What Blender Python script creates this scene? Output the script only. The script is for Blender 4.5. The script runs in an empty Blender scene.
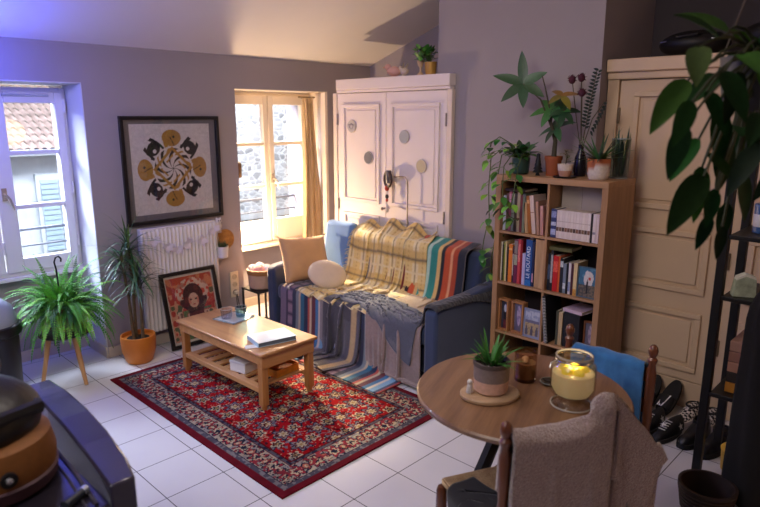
import bpy, math, random
import numpy as np
from mathutils import Vector, Matrix, Euler
random.seed(7); np.random.seed(7)
SC = bpy.context.scene
COL = SC.collection
PI = math.pi
rad = math.radians

# ------------------------------------------------------------------ helpers
def lin(c):
    if isinstance(c, str):
        c = c.lstrip('#'); c = [int(c[i:i+2], 16)/255 for i in (0, 2, 4)]
    return tuple((x/12.92 if x <= .04045 else ((x+.055)/1.055)**2.4) for x in c[:3])

def rotz(a): return Matrix.Rotation(a, 3, 'Z')

class MB:
    """collects simple shapes into one mesh"""
    def __init__(s): s.v = []; s.f = []; s.c = []; s.cur = None
    def add(s, verts, faces, col=None):
        n = len(s.v); s.v += [tuple(p) for p in verts]
        s.f += [tuple(i+n for i in f) for f in faces]
        c = col if col is not None else s.cur
        s.c += [c if c is not None else (1, 1, 1)]*len(verts)
        return s
    def addc(s, verts, faces, cols):
        n = len(s.v); s.v += [tuple(p) for p in verts]
        s.f += [tuple(i+n for i in f) for f in faces]; s.c += [tuple(c) for c in cols]; return s
    def box(s, x0, x1, y0, y1, z0, z1, col=None, M=None, o=(0, 0, 0)):
        p = [Vector((x, y, z)) for z in (z0, z1) for y in (y0, y1) for x in (x0, x1)]
        if M is not None: p = [M @ q + Vector(o) for q in p]
        return s.add(p, [(0, 2, 3, 1), (4, 5, 7, 6), (0, 1, 5, 4), (2, 6, 7, 3), (0, 4, 6, 2), (1, 3, 7, 5)], col)
    def cbox(s, c, d, M=None, col=None):
        return s.box(-d[0]/2, d[0]/2, -d[1]/2, d[1]/2, -d[2]/2, d[2]/2, col, M or Matrix.Identity(3), c)
    def lathe(s, prof, seg=24, c=(0, 0, 0), M=None, col=None, sx=1, sy=1):
        vs = []; fs = []; rings = []
        for r, z in prof:
            if r < 1e-6:
                rings.append([len(vs)]); vs.append(Vector((0, 0, z)))
            else:
                rings.append(list(range(len(vs), len(vs)+seg)))
                vs += [Vector((r*sx*math.cos(2*PI*k/seg), r*sy*math.sin(2*PI*k/seg), z)) for k in range(seg)]
        for a, b in zip(rings, rings[1:]):
            if len(a) == 1 and len(b) == 1: continue
            for k in range(seg):
                k2 = (k+1) % seg
                if len(a) == 1: fs.append((a[0], b[k2], b[k]))
                elif len(b) == 1: fs.append((a[k], a[k2], b[0]))
                else: fs.append((a[k], a[k2], b[k2], b[k]))
        if M is not None: vs = [M @ q for q in vs]
        return s.add([q+Vector(c) for q in vs], fs, col)
    def tube(s, pts, r, seg=8, col=None, caps=True):
        pts = [Vector(p) for p in pts]; n = len(pts)
        rs = list(r) if hasattr(r, '__len__') else [r]*n
        vs = []; fs = []; up = None
        for i, p in enumerate(pts):
            t = (pts[min(i+1, n-1)]-pts[max(i-1, 0)])
            if t.length < 1e-9: t = Vector((0, 0, 1))
            t.normalize()
            if up is None:
                up = Vector((0, 0, 1)) if abs(t.z) < .9 else Vector((1, 0, 0))
            a = up - t*up.dot(t)
            if a.length < 1e-6: a = t.orthogonal()
            a.normalize(); up = a; b = t.cross(a)
            for k in range(seg):
                w = 2*PI*k/seg
                vs.append(p+(a*math.cos(w)+b*math.sin(w))*rs[i])
        for i in range(n-1):
            for k in range(seg):
                k2 = (k+1) % seg
                fs.append((i*seg+k, i*seg+k2, (i+1)*seg+k2, (i+1)*seg+k))
        if caps:
            fs.append(tuple(range(seg))[::-1]); fs.append(tuple(range((n-1)*seg, n*seg)))
        return s.add(vs, fs, col)
    def ring(s, R, r, c=(0, 0, 0), M=None, seg=32, s2=8, col=None, sx=1, sy=1):
        vs = []; fs = []
        for i in range(seg):
            a = 2*PI*i/seg
            for k in range(s2):
                b = 2*PI*k/s2
                q = Vector(((R+r*math.cos(b))*math.cos(a)*sx, (R+r*math.cos(b))*math.sin(a)*sy, r*math.sin(b)))
                vs.append((M @ q if M is not None else q)+Vector(c))
        for i in range(seg):
            for k in range(s2):
                i2 = (i+1) % seg; k2 = (k+1) % s2
                fs.append((i*s2+k, i2*s2+k, i2*s2+k2, i*s2+k2))
        return s.add(vs, fs, col)
    def ball(s, c, r, seg=16, rings=10, col=None, M=None):
        if not hasattr(r, '__len__'): r = (r, r, r)
        prof = [(math.sin(PI*i/rings), -math.cos(PI*i/rings)) for i in range(rings+1)]
        prof[0] = (0, -1); prof[-1] = (0, 1)
        D = Matrix.Diagonal(Vector(r))
        return s.lathe(prof, seg, c, (M @ D) if M is not None else D, col)
    def prism(s, poly, h, f=None, col=None):
        """poly 2-D outline (ccw), extruded 0..h; f maps (a, b, t) to a point"""
        f = f or (lambda a, b, t: (a, b, t))
        n = len(poly)
        vs = [f(a, b, 0) for a, b in poly]+[f(a, b, h) for a, b in poly]
        fs = [tuple(range(n))[::-1], tuple(range(n, 2*n))]
        fs += [(i, (i+1) % n, (i+1) % n+n, i+n) for i in range(n)]
        return s.add(vs, fs, col)
    def grid(s, P, cols=None, closeu=False):
        nu, nv = len(P), len(P[0]); fs = []
        for i in range(nu if closeu else nu-1):
            i2 = (i+1) % nu
            for j in range(nv-1):
                fs.append((i*nv+j, i2*nv+j, i2*nv+j+1, i*nv+j+1))
        vs = [p for row in P for p in row]
        if cols is None: return s.add(vs, fs)
        return s.addc(vs, fs, [c for row in cols for c in row])
    def leaf(s, base, d, up, L, W, droop=.3, n=6, fold=.15, shape=None, col=None, tipcurl=0):
        """a pointed leaf blade from base along d, bending towards -z"""
        d = Vector(d).normalized(); up = Vector(up)
        side = d.cross(up)
        if side.length < 1e-5: side = d.orthogonal()
        side.normalize()
        shape = shape or (lambda t: math.sin(PI*min(1, t**.75*.98+.02))**.8)
        p = Vector(base); vs = []; fs = []
        for i in range(n+1):
            t = i/n
            nn = side.cross(d).normalized()
            w = W*.5*max(.02, shape(t))
            vs += [p-side*w+nn*w*fold, p-nn*w*fold*.3, p+side*w+nn*w*fold]
            d = (d+Vector((0, 0, -droop/n))).normalized()
            p = p+d*(L/n)
        for i in range(n):
            a = i*3; b = a+3
            fs += [(a, a+1, b+1, b), (a+1, a+2, b+2, b+1)]
        return s.add(vs, fs, col)
    def build(s, name, mat, parent=None, smooth=True, angle=38, bevel=0, loc=None, rz=0, colors=False, solid=0, subd=0, bseg=2):
        me = bpy.data.meshes.new(name)
        me.from_pydata([tuple(q) for q in s.v], [], s.f); me.update()
        if colors:
            at = me.color_attributes.new('Col', 'FLOAT_COLOR', 'POINT')
            arr = np.ones((len(s.v), 4), np.float32); arr[:, :3] = np.array(s.c, np.float32)
            at.data.foreach_set('color', arr.ravel())
        me.polygons.foreach_set('use_smooth', [bool(smooth)]*len(me.polygons))
        if smooth and angle: me.set_sharp_from_angle(angle=rad(angle))
        o = bpy.data.objects.new(name, me); COL.objects.link(o)
        if mat: me.materials.append(mat)
        if parent: o.parent = parent
        if loc is not None: o.location = loc
        o.rotation_euler.z = rz
        if solid:
            m = o.modifiers.new('t', 'SOLIDIFY'); m.thickness = solid; m.offset = 0
        if bevel:
            m = o.modifiers.new('b', 'BEVEL'); m.width = bevel; m.segments = bseg; m.limit_method = 'ANGLE'; m.angle_limit = rad(40); m.harden_normals = False
        if subd:
            m = o.modifiers.new('s', 'SUBSURF'); m.levels = subd; m.render_levels = subd
        return o

def thing(name, label, cat, loc=(0, 0, 0), rz=0, group=None):
    o = bpy.data.objects.new(name, None); COL.objects.link(o)
    o.location = loc; o.rotation_euler = (0, 0, rz); o.empty_display_size = .05
    return tag(o, label, cat, group)
def tag(o, label, cat, group=None, kind=None):
    o['label'] = label; o['category'] = cat
    if group: o['group'] = group
    if kind: o['kind'] = kind
    return o
def struct(o): o['kind'] = 'structure'; return o
def dup(root, loc, rz=None, label=None, group=None):
    r = root.copy(); COL.objects.link(r); r.location = loc
    if rz is not None: r.rotation_euler = (0, 0, rz)
    if label: r['label'] = label
    if group: r['group'] = group
    for ch in list(root.children):
        c = ch.copy(); COL.objects.link(c); c.parent = r
        for g in list(ch.children):
            d = g.copy(); COL.objects.link(d); d.parent = c
    return r

# ------------------------------------------------------------------ materials
class NT:
    def __init__(s, name):
        s.m = bpy.data.materials.new(name); s.m.use_nodes = True
        s.t = s.m.node_tree; s.n = s.t.nodes; s.b = s.n['Principled BSDF']
    def node(s, typ, **kw):
        nd = s.n.new(typ)
        for k, v in kw.items(): setattr(nd, k, v)
        return nd
    def link(s, a, b): s.t.links.new(a, b)
    def math(s, op, a, b=0.0, c=0.0):
        nd = s.node('ShaderNodeMath', operation=op)
        for i, v in enumerate((a, b, c)):
            if hasattr(v, 'links'): s.link(v, nd.inputs[i])
            else: nd.inputs[i].default_value = v
        return nd.outputs[0]
    def coord(s, out='Object', scale=(1, 1, 1), rot=(0, 0, 0)):
        tc = s.node('ShaderNodeTexCoord'); mp = s.node('ShaderNodeMapping')
        mp.inputs['Scale'].default_value = scale; mp.inputs['Rotation'].default_value = rot
        s.link(tc.outputs[out], mp.inputs['Vector']); return mp.outputs[0]
    def noise(s, vec, scale, detail=4, rough=.55):
        nd = s.node('ShaderNodeTexNoise'); nd.inputs['Scale'].default_value = scale
        nd.inputs['Detail'].default_value = detail; nd.inputs['Roughness'].default_value = rough
        if vec is not None: s.link(vec, nd.inputs['Vector'])
        return nd.outputs['Fac']
    def ramp(s, fac, stops):
        nd = s.node('ShaderNodeValToRGB'); e = nd.color_ramp.elements
        while len(e) < len(stops): e.new(.5)
        for i, (p, c) in enumerate(stops):
            e[i].position = p; e[i].color = (*c, 1)
        s.link(fac, nd.inputs['Fac']); return nd.outputs['Color']
    def mix(s, fac, a, b, mode='MIX'):
        nd = s.node('ShaderNodeMix', data_type='RGBA', blend_type=mode)
        for sock, v in ((nd.inputs[0], fac), (nd.inputs[6], a), (nd.inputs[7], b)):
            if hasattr(v, 'links'): s.link(v, sock)
            else: sock.default_value = v if not hasattr(v, '__len__') else (*v, 1)
        return nd.outputs[2]
    def bump(s, h, strength, dist=.01):
        nd = s.node('ShaderNodeBump'); nd.inputs['Strength'].default_value = strength
        nd.inputs['Distance'].default_value = dist
        s.link(h, nd.inputs['Height']); s.link(nd.outputs[0], s.b.inputs['Normal'])
    def set(s, **kw):
        for k, v in kw.items():
            i = s.b.inputs[k.replace('_', ' ')]
            if hasattr(v, 'links'): s.link(v, i)
            else: i.default_value = v if not hasattr(v, '__len__') or len(v) == 4 else (*v, 1)

_mc = {}
def M(c, rough=.55, metal=0, var=.12, vs=6, bump=0, bs=60, sheen=0, trans=0, emis=0, name=None, coat=0, alpha=1, ior=1.45, sss=0):
    key = (str(c), rough, metal, var, vs, bump, bs, sheen, trans, emis, coat, alpha, sss)
    if key in _mc: return _mc[key]
    t = NT(name or 'mat_%d' % len(_mc)); k = lin(c)
    vec = t.coord()
    if var and not trans:
        f = t.noise(vec, vs)
        col = t.ramp(f, [(.3, tuple(x*(1-var) for x in k)), (.7, tuple(min(1, x*(1+var)) for x in k))])
    else: col = k
    t.set(Base_Color=col, Roughness=rough, Metallic=metal)
    t.b.inputs['IOR'].default_value = ior
    if sheen: t.set(Sheen_Weight=sheen, Sheen_Roughness=.5)
    if trans: t.set(Transmission_Weight=trans)
    if coat: t.set(Coat_Weight=coat)
    if sss: t.set(Subsurface_Weight=sss, Subsurface_Radius=(.02, .01, .005)) if False else t.set(Subsurface_Weight=sss)
    if alpha < 1: t.set(Alpha=alpha)
    if emis: t.set(Emission_Color=(*k, 1), Emission_Strength=emis)
    if bump: t.bump(t.noise(vec, bs, 5, .6), bump)
    _mc[key] = t.m; return t.m
def WOOD(c1, c2, axis='Y', sc=1.0, rough=.45, coat=0, bump=.08):
    key = ('wood', c1, c2, axis, sc, rough, coat)
    if key in _mc: return _mc[key]
    t = NT('wood_%d' % len(_mc)); s = [14*sc]*3; s['XYZ'.index(axis)] = 1.1*sc
    vec = t.coord(scale=s)
    f = t.noise(vec, 1.6, 6, .62); g = t.noise(vec, 9, 3, .6)
    ff = t.math('ADD', t.math('MULTIPLY', f, .8), t.math('MULTIPLY', g, .2))
    t.set(Base_Color=t.ramp(ff, [(.33, lin(c1)), (.66, lin(c2))]), Roughness=rough, Coat_Weight=coat)
    t.bump(g, bump, .004); _mc[key] = t.m; return t.m
def VC(rough=.8, bump=0, bs=150, sheen=0, name='painted', coat=0, metal=0):
    """colour from the mesh's own colour attribute"""
    key = ('vc', rough, bump, bs, sheen, coat, metal)
    if key in _mc: return _mc[key]
    t = NT(name+'_%d' % len(_mc)); a = t.node('ShaderNodeAttribute'); a.attribute_name = 'Col'
    vec = t.coord(); f = t.noise(vec, bs*.4, 4)
    col = t.mix(1.0, a.outputs['Color'], t.ramp(f, [(.3, (.8, .8, .8)), (.7, (1, 1, 1))]), 'MULTIPLY')
    t.set(Base_Color=col, Roughness=rough, Coat_Weight=coat, Metallic=metal)
    if 'pothos_big' in name: t.set(Specular_IOR_Level=.12)
    if sheen: t.set(Sheen_Weight=sheen)
    if bump: t.bump(t.noise(vec, bs, 4, .6), bump)
    _mc[key] = t.m; return t.m
GLASS = None
def glass(c=(1, 1, 1), rough=.0, key='g'):
    """thin clear pane or vessel wall: mostly see-through with a glossy skin"""
    k = ('glass', str(c), rough, key)
    if k in _mc: return _mc[k]
    t = NT('glass_%d' % len(_mc)); n = t.n; n.remove(t.b)
    out = [x for x in n if x.type == 'OUTPUT_MATERIAL'][0]
    tr = t.node('ShaderNodeBsdfTransparent'); tr.inputs[0].default_value = (*lin(c), 1)
    gl = t.node('ShaderNodeBsdfGlossy'); gl.inputs['Roughness'].default_value = .03+rough
    lw = t.node('ShaderNodeLayerWeight'); lw.inputs['Blend'].default_value = .25
    mx = t.node('ShaderNodeMixShader')
    f = t.math('ADD', t.math('MULTIPLY', lw.outputs['Facing'], .35), .04)
    t.link(f, mx.inputs[0]); t.link(tr.outputs[0], mx.inputs[1]); t.link(gl.outputs[0], mx.inputs[2])
    t.link(mx.outputs[0], out.inputs[0]); _mc[k] = t.m; return t.m

# ------------------------------------------------------------------ cloth: small position-based solver
def sdf_box(c, h, r=.03, rz=0.0):
    c = np.array(c, float); h = np.array(h, float)-r
    R = np.array([[math.cos(rz), -math.sin(rz), 0], [math.sin(rz), math.cos(rz), 0], [0, 0, 1]])
    def f(P):
        q = (P-c) @ R
        s = np.sign(q)+(q == 0); a = np.abs(q)-h
        out = np.maximum(a, 0); L = np.linalg.norm(out, axis=1)
        inside = a.max(1); d = np.where(L > 1e-9, L, inside)-r
        n = np.where(L[:, None] > 1e-9, out/np.maximum(L, 1e-9)[:, None], (a == inside[:, None]).astype(float))*s
        return d, n @ R.T
    return f
def sdf_ball(c, r):
    c = np.array(c, float)
    def f(P):
        q = P-c; L = np.linalg.norm(q, axis=1)
        return L-r, q/np.maximum(L, 1e-9)[:, None]
    return f
def sdf_floor(z=0.0):
    def f(P):
        n = np.zeros_like(P); n[:, 2] = 1; return P[:, 2]-z, n
    return f
def drape(P0, rest_u, rest_v, colliders, steps=120, iters=10, thick=.008, mu=.6, g=.004, damp=.97, bend=.25, pins=None, jitter=.0, seed=1):
    rng = np.random.RandomState(seed)
    nu, nv, _ = P0.shape; X = P0.copy()+rng.randn(*P0.shape)*jitter; V = np.zeros_like(X)
    pin = None if pins is None else pins
    diag = math.hypot(rest_u, rest_v)
    sets = []
    for (di, dj, rest, k) in ((1, 0, rest_u, 1), (0, 1, rest_v, 1), (1, 1, diag, .35), (1, -1, diag, .35), (2, 0, 2*rest_u, bend), (0, 2, 2*rest_v, bend)):
        for ph in range(2):
            if di >= dj and di > 0 and not (di == 0):
                sets.append((di, dj, rest, k, ph, 'u'))
            else:
                sets.append((di, dj, rest, k, ph, 'v'))
    def sl(di, dj, ph, ax):
        step = 2*max(di, abs(dj)) if False else None
        I = np.arange(nu-di); J = np.arange(max(0, -dj), nv-max(0, dj))
        if ax == 'u': I = I[(I//di) % 2 == ph]
        else: J = J[(J//max(1, abs(dj))) % 2 == ph]
        return np.ix_(I, J), np.ix_(I+di, J+dj)
    idx = [(sl(di, dj, ph, ax), rest, k) for di, dj, rest, k, ph, ax in sets]
    for st in range(steps):
        prev = X.copy()
        V[..., 2] -= g; X = X+V
        if pin is not None: X[pin] = P0[pin]
        for it in range(iters):
            for (a, b), rest, k in idx:
                A = X[a]; B = X[b]; D = B-A; L = np.linalg.norm(D, axis=2, keepdims=True)+1e-9
                c = D*((L-rest)/L*.5*k)
                X[a] = A+c; X[b] = B-c
            if it % 2 == 1 or it == iters-1:
                F = X.reshape(-1, 3); PF = prev.reshape(-1, 3)
                for col in colliders:
                    d, n = col(F); m = d < thick
                    if m.any():
                        F[m] += n[m]*(thick-d[m])[:, None]
                        mv = F[m]-PF[m]; tang = mv-n[m]*(mv*n[m]).sum(1)[:, None]
                        F[m] -= tang*mu
                X = F.reshape(nu, nv, 3)
            if pin is not None: X[pin] = P0[pin]
        V = (X-prev)*damp
        sp = np.linalg.norm(V, axis=2, keepdims=True); V *= np.minimum(1, .05/np.maximum(sp, 1e-9))
    return X
def cloth_obj(name, X, mat, cols=None, parent=None, solid=.008, subd=1, loc=None):
    b = MB(); b.grid(X.tolist(), cols.tolist() if cols is not None else None)
    o = b.build(name, mat, parent, smooth=True, angle=0, colors=cols is not None, loc=loc)
    if subd: m = o.modifiers.new('s', 'SUBSURF'); m.levels = subd; m.render_levels = subd
    if solid: m = o.modifiers.new('t', 'SOLIDIFY'); m.thickness = solid; m.offset = 1
    return o
def vnoise(x, y, seed=0):
    """smooth value noise on arrays"""
    xi = np.floor(x).astype(int); yi = np.floor(y).astype(int); fx = x-xi; fy = y-yi
    def h(a, b):
        n = (a*374761393+b*668265263+seed*974711) & 0x7fffffff
        n = ((n ^ (n >> 13))*1274126177) & 0x7fffffff
        return ((n ^ (n >> 16)) & 0xffff)/65535.0
    sx = fx*fx*(3-2*fx); sy = fy*fy*(3-2*fy)
    return (h(xi, yi)*(1-sx)+h(xi+1, yi)*sx)*(1-sy)+(h(xi, yi+1)*(1-sx)+h(xi+1, yi+1)*sx)*sy
def text_mesh(txt, size, name, mat, parent, Mx, extrude=.0004, align='CENTER'):
    cu = bpy.data.curves.new(name, 'FONT'); cu.body = txt; cu.size = size; cu.extrude = extrude
    cu.align_x = align; cu.align_y = 'CENTER'
    o = bpy.data.objects.new(name+'_src', cu); COL.objects.link(o)
    dg = bpy.context.evaluated_depsgraph_get()
    me = bpy.data.meshes.new_from_object(o.evaluated_get(dg))
    bpy.data.objects.remove(o)
    me.transform(Mx); me.materials.clear(); me.materials.append(mat)
    q = bpy.data.objects.new(name, me); COL.objects.link(q)
    if parent: q.parent = parent
    return q
# ------------------------------------------------------------------ camera (eye height 1.84 m, looking down 12.5 degrees into the corner)
Rw = Matrix(((0.696, 0.156, -0.701), (-0.718, 0.151, -0.679), (0.0, 0.976, 0.217)))
cam = bpy.data.cameras.new('camera'); co = bpy.data.objects.new('camera', cam); COL.objects.link(co)
_q = Rw.to_quaternion(); co.rotation_mode = 'QUATERNION'; co.rotation_quaternion = _q
co.location = (0, 0, 1.843)
cam.sensor_width = 36; cam.lens = 29.12; cam.clip_start = .05; cam.clip_end = 100
cam.dof.use_dof = True; cam.dof.focus_distance = 3.7; cam.dof.aperture_fstop = 2.2
SC.camera = co
SC.view_settings.view_transform = 'Standard'
SC.view_settings.look = 'None'
SC.view_settings.exposure = 0.0
SC.cycles.use_denoising = True
SC.cycles.max_bounces = 8
SC.cycles.transparent_max_bounces = 16
SC.cycles.sample_clamp_indirect = 4.0
SC.cycles.caustics_reflective = False; SC.cycles.caustics_refractive = False

# ------------------------------------------------------------------ the room
YA, XB = 4.68, 3.90
def ceil_z(y): return 2.35+.357*(YA-max(y, 1.0))
mWall = M('#9a9296', .9, var=.03, vs=2, bump=.04, bs=90, name='wall_paint')
mWallShade = M('#4b464c', .9, var=.03, vs=2, name='wall_paint_shaded')  # wall paint darkened to carry the shade of the unlit niche
mCeil = M('#e9e4e2', .95, var=.02, vs=1.5, bump=.02, bs=60, name='ceiling_paint')
mWhite = M('#e4e2e4', .5, var=.02, vs=3, name='white_paint')
mCream = M('#efe3d4', .5, var=.02, vs=3, name='cream_paint')
mRecess = M('#d3d3da', .85, var=.02, vs=3, name='reveal_paint')

t = NT('floor_tiles'); tc = t.node('ShaderNodeTexCoord'); sx = t.node('ShaderNodeSeparateXYZ'); t.link(tc.outputs['Object'], sx.inputs[0])
def tline(o, off, pitch):
    u = t.math('FRACT', t.math('DIVIDE', t.math('SUBTRACT', o, off-20*pitch), pitch))
    return t.math('ABSOLUTE', t.math('SUBTRACT', u, .5)), t.math('FLOOR', t.math('DIVIDE', t.math('SUBTRACT', o, off-20*pitch), pitch))
a, ia = tline(sx.outputs[0], 1.21, .32); b, ib = tline(sx.outputs[1], 1.97, .335)
edge = t.math('MAXIMUM', a, b)
gr = t.math('GREATER_THAN', edge, .4925)
cell = t.math('FRACT', t.math('MULTIPLY', t.math('SINE', t.math('ADD', t.math('MULTIPLY', ia, 12.9), t.math('MULTIPLY', ib, 78.2))), 437.5))
base = t.ramp(t.noise(t.coord(), 3.0, 5), [(.3, lin('#d8d7dc')), (.75, lin('#dddce0'))])
base = t.mix(t.math('MULTIPLY', cell, .12), base, lin('#b5b2b8'))
t.set(Base_Color=t.mix(gr, base, lin('#4a474b')), Roughness=t.math('ADD', t.math('MULTIPLY', gr, .5), t.math('ADD', .24, t.math('MULTIPLY', t.noise(t.coord(), 4, 2), .03))))
t.bump(t.math('MULTIPLY', gr, -1.0), .5, .003)
mTile = t.m

XL, YR = -1.6, -1.8          # the walls behind the camera
b = MB(); b.box(XL-.1, 4.9, YR-.1, 5.35, -.12, 0); struct(b.build('floor', mTile, smooth=False))
# ceiling: slopes up from the window wall, then runs flat
b = MB()
pr = [(5.4, ceil_z(5.4)), (1.0, ceil_z(1.0)), (YR-.1, ceil_z(1.0)), (YR-.1, ceil_z(1.0)+.12), (1.0, ceil_z(1.0)+.12), (5.4, ceil_z(5.4)+.14)]
b.prism(pr, 6.5, lambda y, z, k: (XL-.1+k, y, z)); struct(b.build('ceiling', mCeil, smooth=False))

# window wall with two recesses down to the floor
W1 = (0.62, 1.775); W2 = (3.04, 4.09); TOP = 2.08
b = MB()
for x0, x1 in ((XL, W1[0]), (W1[1], W2[0]), (W2[1], 4.8)):
    b.box(x0, x1, YA, 5.34, 0, TOP)
pr = [(YA, TOP), (5.34, TOP), (5.34, ceil_z(5.34)+.03), (YA, ceil_z(YA)+.02)]
b.prism(pr, 4.8-XL, lambda y, z, k: (XL+k, y, z))
b.box(W1[0], W1[1], 5.06, 5.34, 0, .68); b.box(W2[0], W2[1], 5.02, 5.34, 0, .60)
struct(b.build('wall_left', mWall, smooth=False))
# painted reveals of the recesses
b = MB()
b.box(W1[1]-.006, W1[1]+.004, YA+.001, 5.06, .0, TOP); b.box(W1[0], W1[1], YA+.001, 5.2, TOP-.006, TOP+.004)
struct(b.build('trim_1', mRecess, smooth=False))
b = MB()
b.box(W2[1]-.006, W2[1]+.004, YA+.001, 5.02, 0, TOP); b.box(W2[0], W2[1], YA+.001, 5.2, TOP-.006, TOP+.004)
b.box(W2[1]-.03, W2[1]-.006, YA+.001, YA+.06, 0, TOP-.006)
struct(b.build('trim_2', mCream, smooth=False))

# right-hand wall: a pier, with niches either side over the built-in closets
b = MB()
b.prism([(1.82, 0), (3.15, 0), (3.15, ceil_z(3.15)+.02), (1.82, ceil_z(1.82)+.02)], .9, lambda y, z, k: (XB+k, y, z))
b.prism([(3.15, 0), (5.3, 0), (5.3, ceil_z(5.3)), (3.15, ceil_z(3.15)+.02)], .12, lambda y, z, k: (4.68+k, y, z))
struct(b.build('wall_right', mWall, smooth=False))
b = MB()
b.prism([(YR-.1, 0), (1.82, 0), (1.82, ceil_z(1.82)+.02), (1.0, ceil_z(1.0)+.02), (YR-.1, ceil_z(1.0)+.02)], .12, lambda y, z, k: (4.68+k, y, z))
struct(b.build('wall_back', mWallShade, smooth=False))
b = MB(); b.box(XL-.1, 4.8, YR-.12, YR, 0, ceil_z(1)+.05); struct(b.build('wall_rear', mWall, smooth=False))
b = MB(); b.prism([(YR, 0), (5.3, 0), (5.3, ceil_z(5.3)), (1.0, ceil_z(1.0)+.02), (YR, ceil_z(1.0)+.02)], .1, lambda y, z, k: (XL-.1+k, y, z)); struct(b.build('wall_side', mWall, smooth=False))

# tiled skirting
mSk = M('#cdbfae', .4, var=.06, vs=5)
b = MB(); H = .085
for x0, x1 in ((XL, W1[0]), (W1[1], W2[0])): b.box(x0, x1+ (.012 if x0 < 0 else 0), YA-.012, YA+.0, 0, H)
b.box(W1[0], W1[1], 5.048, 5.06, 0, H); b.box(W1[1]-.018, W1[1]-.006, YA-.012, 5.048, 0, H)
b.box(W2[0], W2[1]-.03, 5.008, 5.02, 0, H)
struct(b.build('baseboard_left', mSk, smooth=False, bevel=.002))

# ------------------------------------------------------------------ windows
gl = glass('#f4f8ff')
def window(name, x0, x1, z0, z1, y, leaves, mat, hd, bars, zg0, zg1):
    root = bpy.data.objects.new(name, None); COL.objects.link(root); struct(root)
    b = MB()
    b.box(x0, x0+.04, y-.01, y+.06, z0, z1); b.box(x1-.04, x1, y-.01, y+.06, z0, z1)
    b.box(x0+.04, x1-.04, y-.01, y+.06, z1-.035, z1); b.box(x0+.04, x1-.04, y-.01, y+.06, z0, z0+.045)
    b.build('window_frame', mat, root, bevel=.004)
    for (a0, a1, g0, g1) in leaves:
        l = MB(); yy = y-.03
        l.box(a0, g0, yy, y+.03, z0+.03, z1-.03); l.box(g1, a1, yy, y+.03, z0+.03, z1-.03)
        l.box(g0, g1, yy, y+.03, z0+.03, zg0); l.box(g0, g1, yy, y+.03, zg1, z1-.03)
        lo = l.build('casement', mat, root, bevel=.005)
        k = MB()
        for zb in bars: k.box(g0, g1, yy+.005, y+.025, zb-.016, zb+.016)
        k.build('glazing_bar', mat, lo, bevel=.003)
        k = MB(); k.box(g0-.004, g1+.004, y+.002, y+.006, zg0-.004, zg1+.004); k.build('pane', gl, lo, smooth=False)
        if name.endswith('1'):
            k = MB(); zc = z1-.058
            k.tube([(a0+.1, yy-.004, zc), (a1-.1, yy-.004, zc)], .009, 8); k.build('vent_slot', M('#b9bcc6', .5), lo)
            for zz in (z0+.22, (z0+z1)/2-.05, z1-.13): MB().tube([(a1+.004, yy-.006, zz-.045), (a1+.004, yy-.006, zz+.045)], .009, 8).build('hinge', mat, lo)
    hx, hz = hd
    b = MB(); b.box(hx-.016, hx+.016, y-.042, y-.03, hz-.045, hz+.045)
    b.tube([(hx, y-.045, hz), (hx, y-.075, hz), (hx+.02, y-.08, hz-.03), (hx+.045, y-.08, hz-.11)], [.009, .009, .009, .007], 8)
    b.build('window_handle', M('#cfc6b8', .25, metal=.7), root)
    b = MB(); b.tube([(x0-.05, y+.3, zg0+.16), (x1+.05, y+.3, zg0+.16)], .012, 8)
    b.tube([(x0-.05, y+.3, zg0+.03), (x1+.05, y+.3, zg0+.03)], .008, 8)
    b.build('guard_rail', M('#5a5d64', .5, metal=.5), root)
    return root
w = window('window_1', .66, 1.765, .69, 2.05, 5.0, [(1.235, 1.74, 1.345, 1.68), (.69, 1.225, .78, 1.13)], mWhite, (1.275, 1.30), (1.59, 1.20), .82, 1.94)
b = MB(); b.box(W1[0], W1[1]-.006, 4.955, 5.08, .66, .69); b.build('window_sill', mWhite, w, bevel=.006)
w = window('window_2', 3.06, 4.08, .62, 2.07, 4.95, [(3.09, 3.545, 3.17, 3.495), (3.555, 4.05, 3.61, 3.955)], mCream, (3.575, 1.26), (1.59, 1.19), .86, 1.955)
b = MB(); b.box(W2[0], W2[1]-.03, 4.90, 5.06, .59, .62); b.build('window_sill', mCream, w, bevel=.006)

# ------------------------------------------------------------------ the houses across the courtyard
def stone_mat(name, c1, c2, mort, sc):
    t = NT(name); vec = t.coord(scale=(1, 1, 1.7))
    v = t.node('ShaderNodeTexVoronoi'); v.feature = 'DISTANCE_TO_EDGE'; v.inputs['Scale'].default_value = sc; t.link(vec, v.inputs['Vector'])
    v2 = t.node('ShaderNodeTexVoronoi'); v2.inputs['Scale'].default_value = sc; t.link(vec, v2.inputs['Vector'])
    sep = t.node('ShaderNodeSeparateColor'); t.link(v2.outputs['Color'], sep.inputs[0])
    st = t.ramp(sep.outputs[0], [(0, lin(c1)), (1, lin(c2))])
    m = t.math('LESS_THAN', v.outputs['Distance'], .06)
    t.set(Base_Color=t.mix(m, st, lin(mort)), Roughness=.95)
    t.bump(v.outputs['Distance'], .6, .03); return t.m
mSt = stone_mat('rubble_stone', '#8d8a88', '#c9c5c0', '#dcd8d2', 7)
mRend = M('#bfc3c6', .9, var=.12, vs=2.5, bump=.1, bs=20)
mShut = M('#9fb2bd', .7, var=.08, vs=5)
mRoofT = M('#a8928a', .85, var=.25, vs=7)
hs = thing('neighbour_house', 'grey rendered house with a tiled roof across the courtyard, seen through the white window', 'house', (2.6, 9, 0))
b = MB(); b.box(-3.6, 1.7, 0, 2, -3, 1.42); b.build('facade', mRend, hs, smooth=False)
b = MB()
cols = 54
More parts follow.
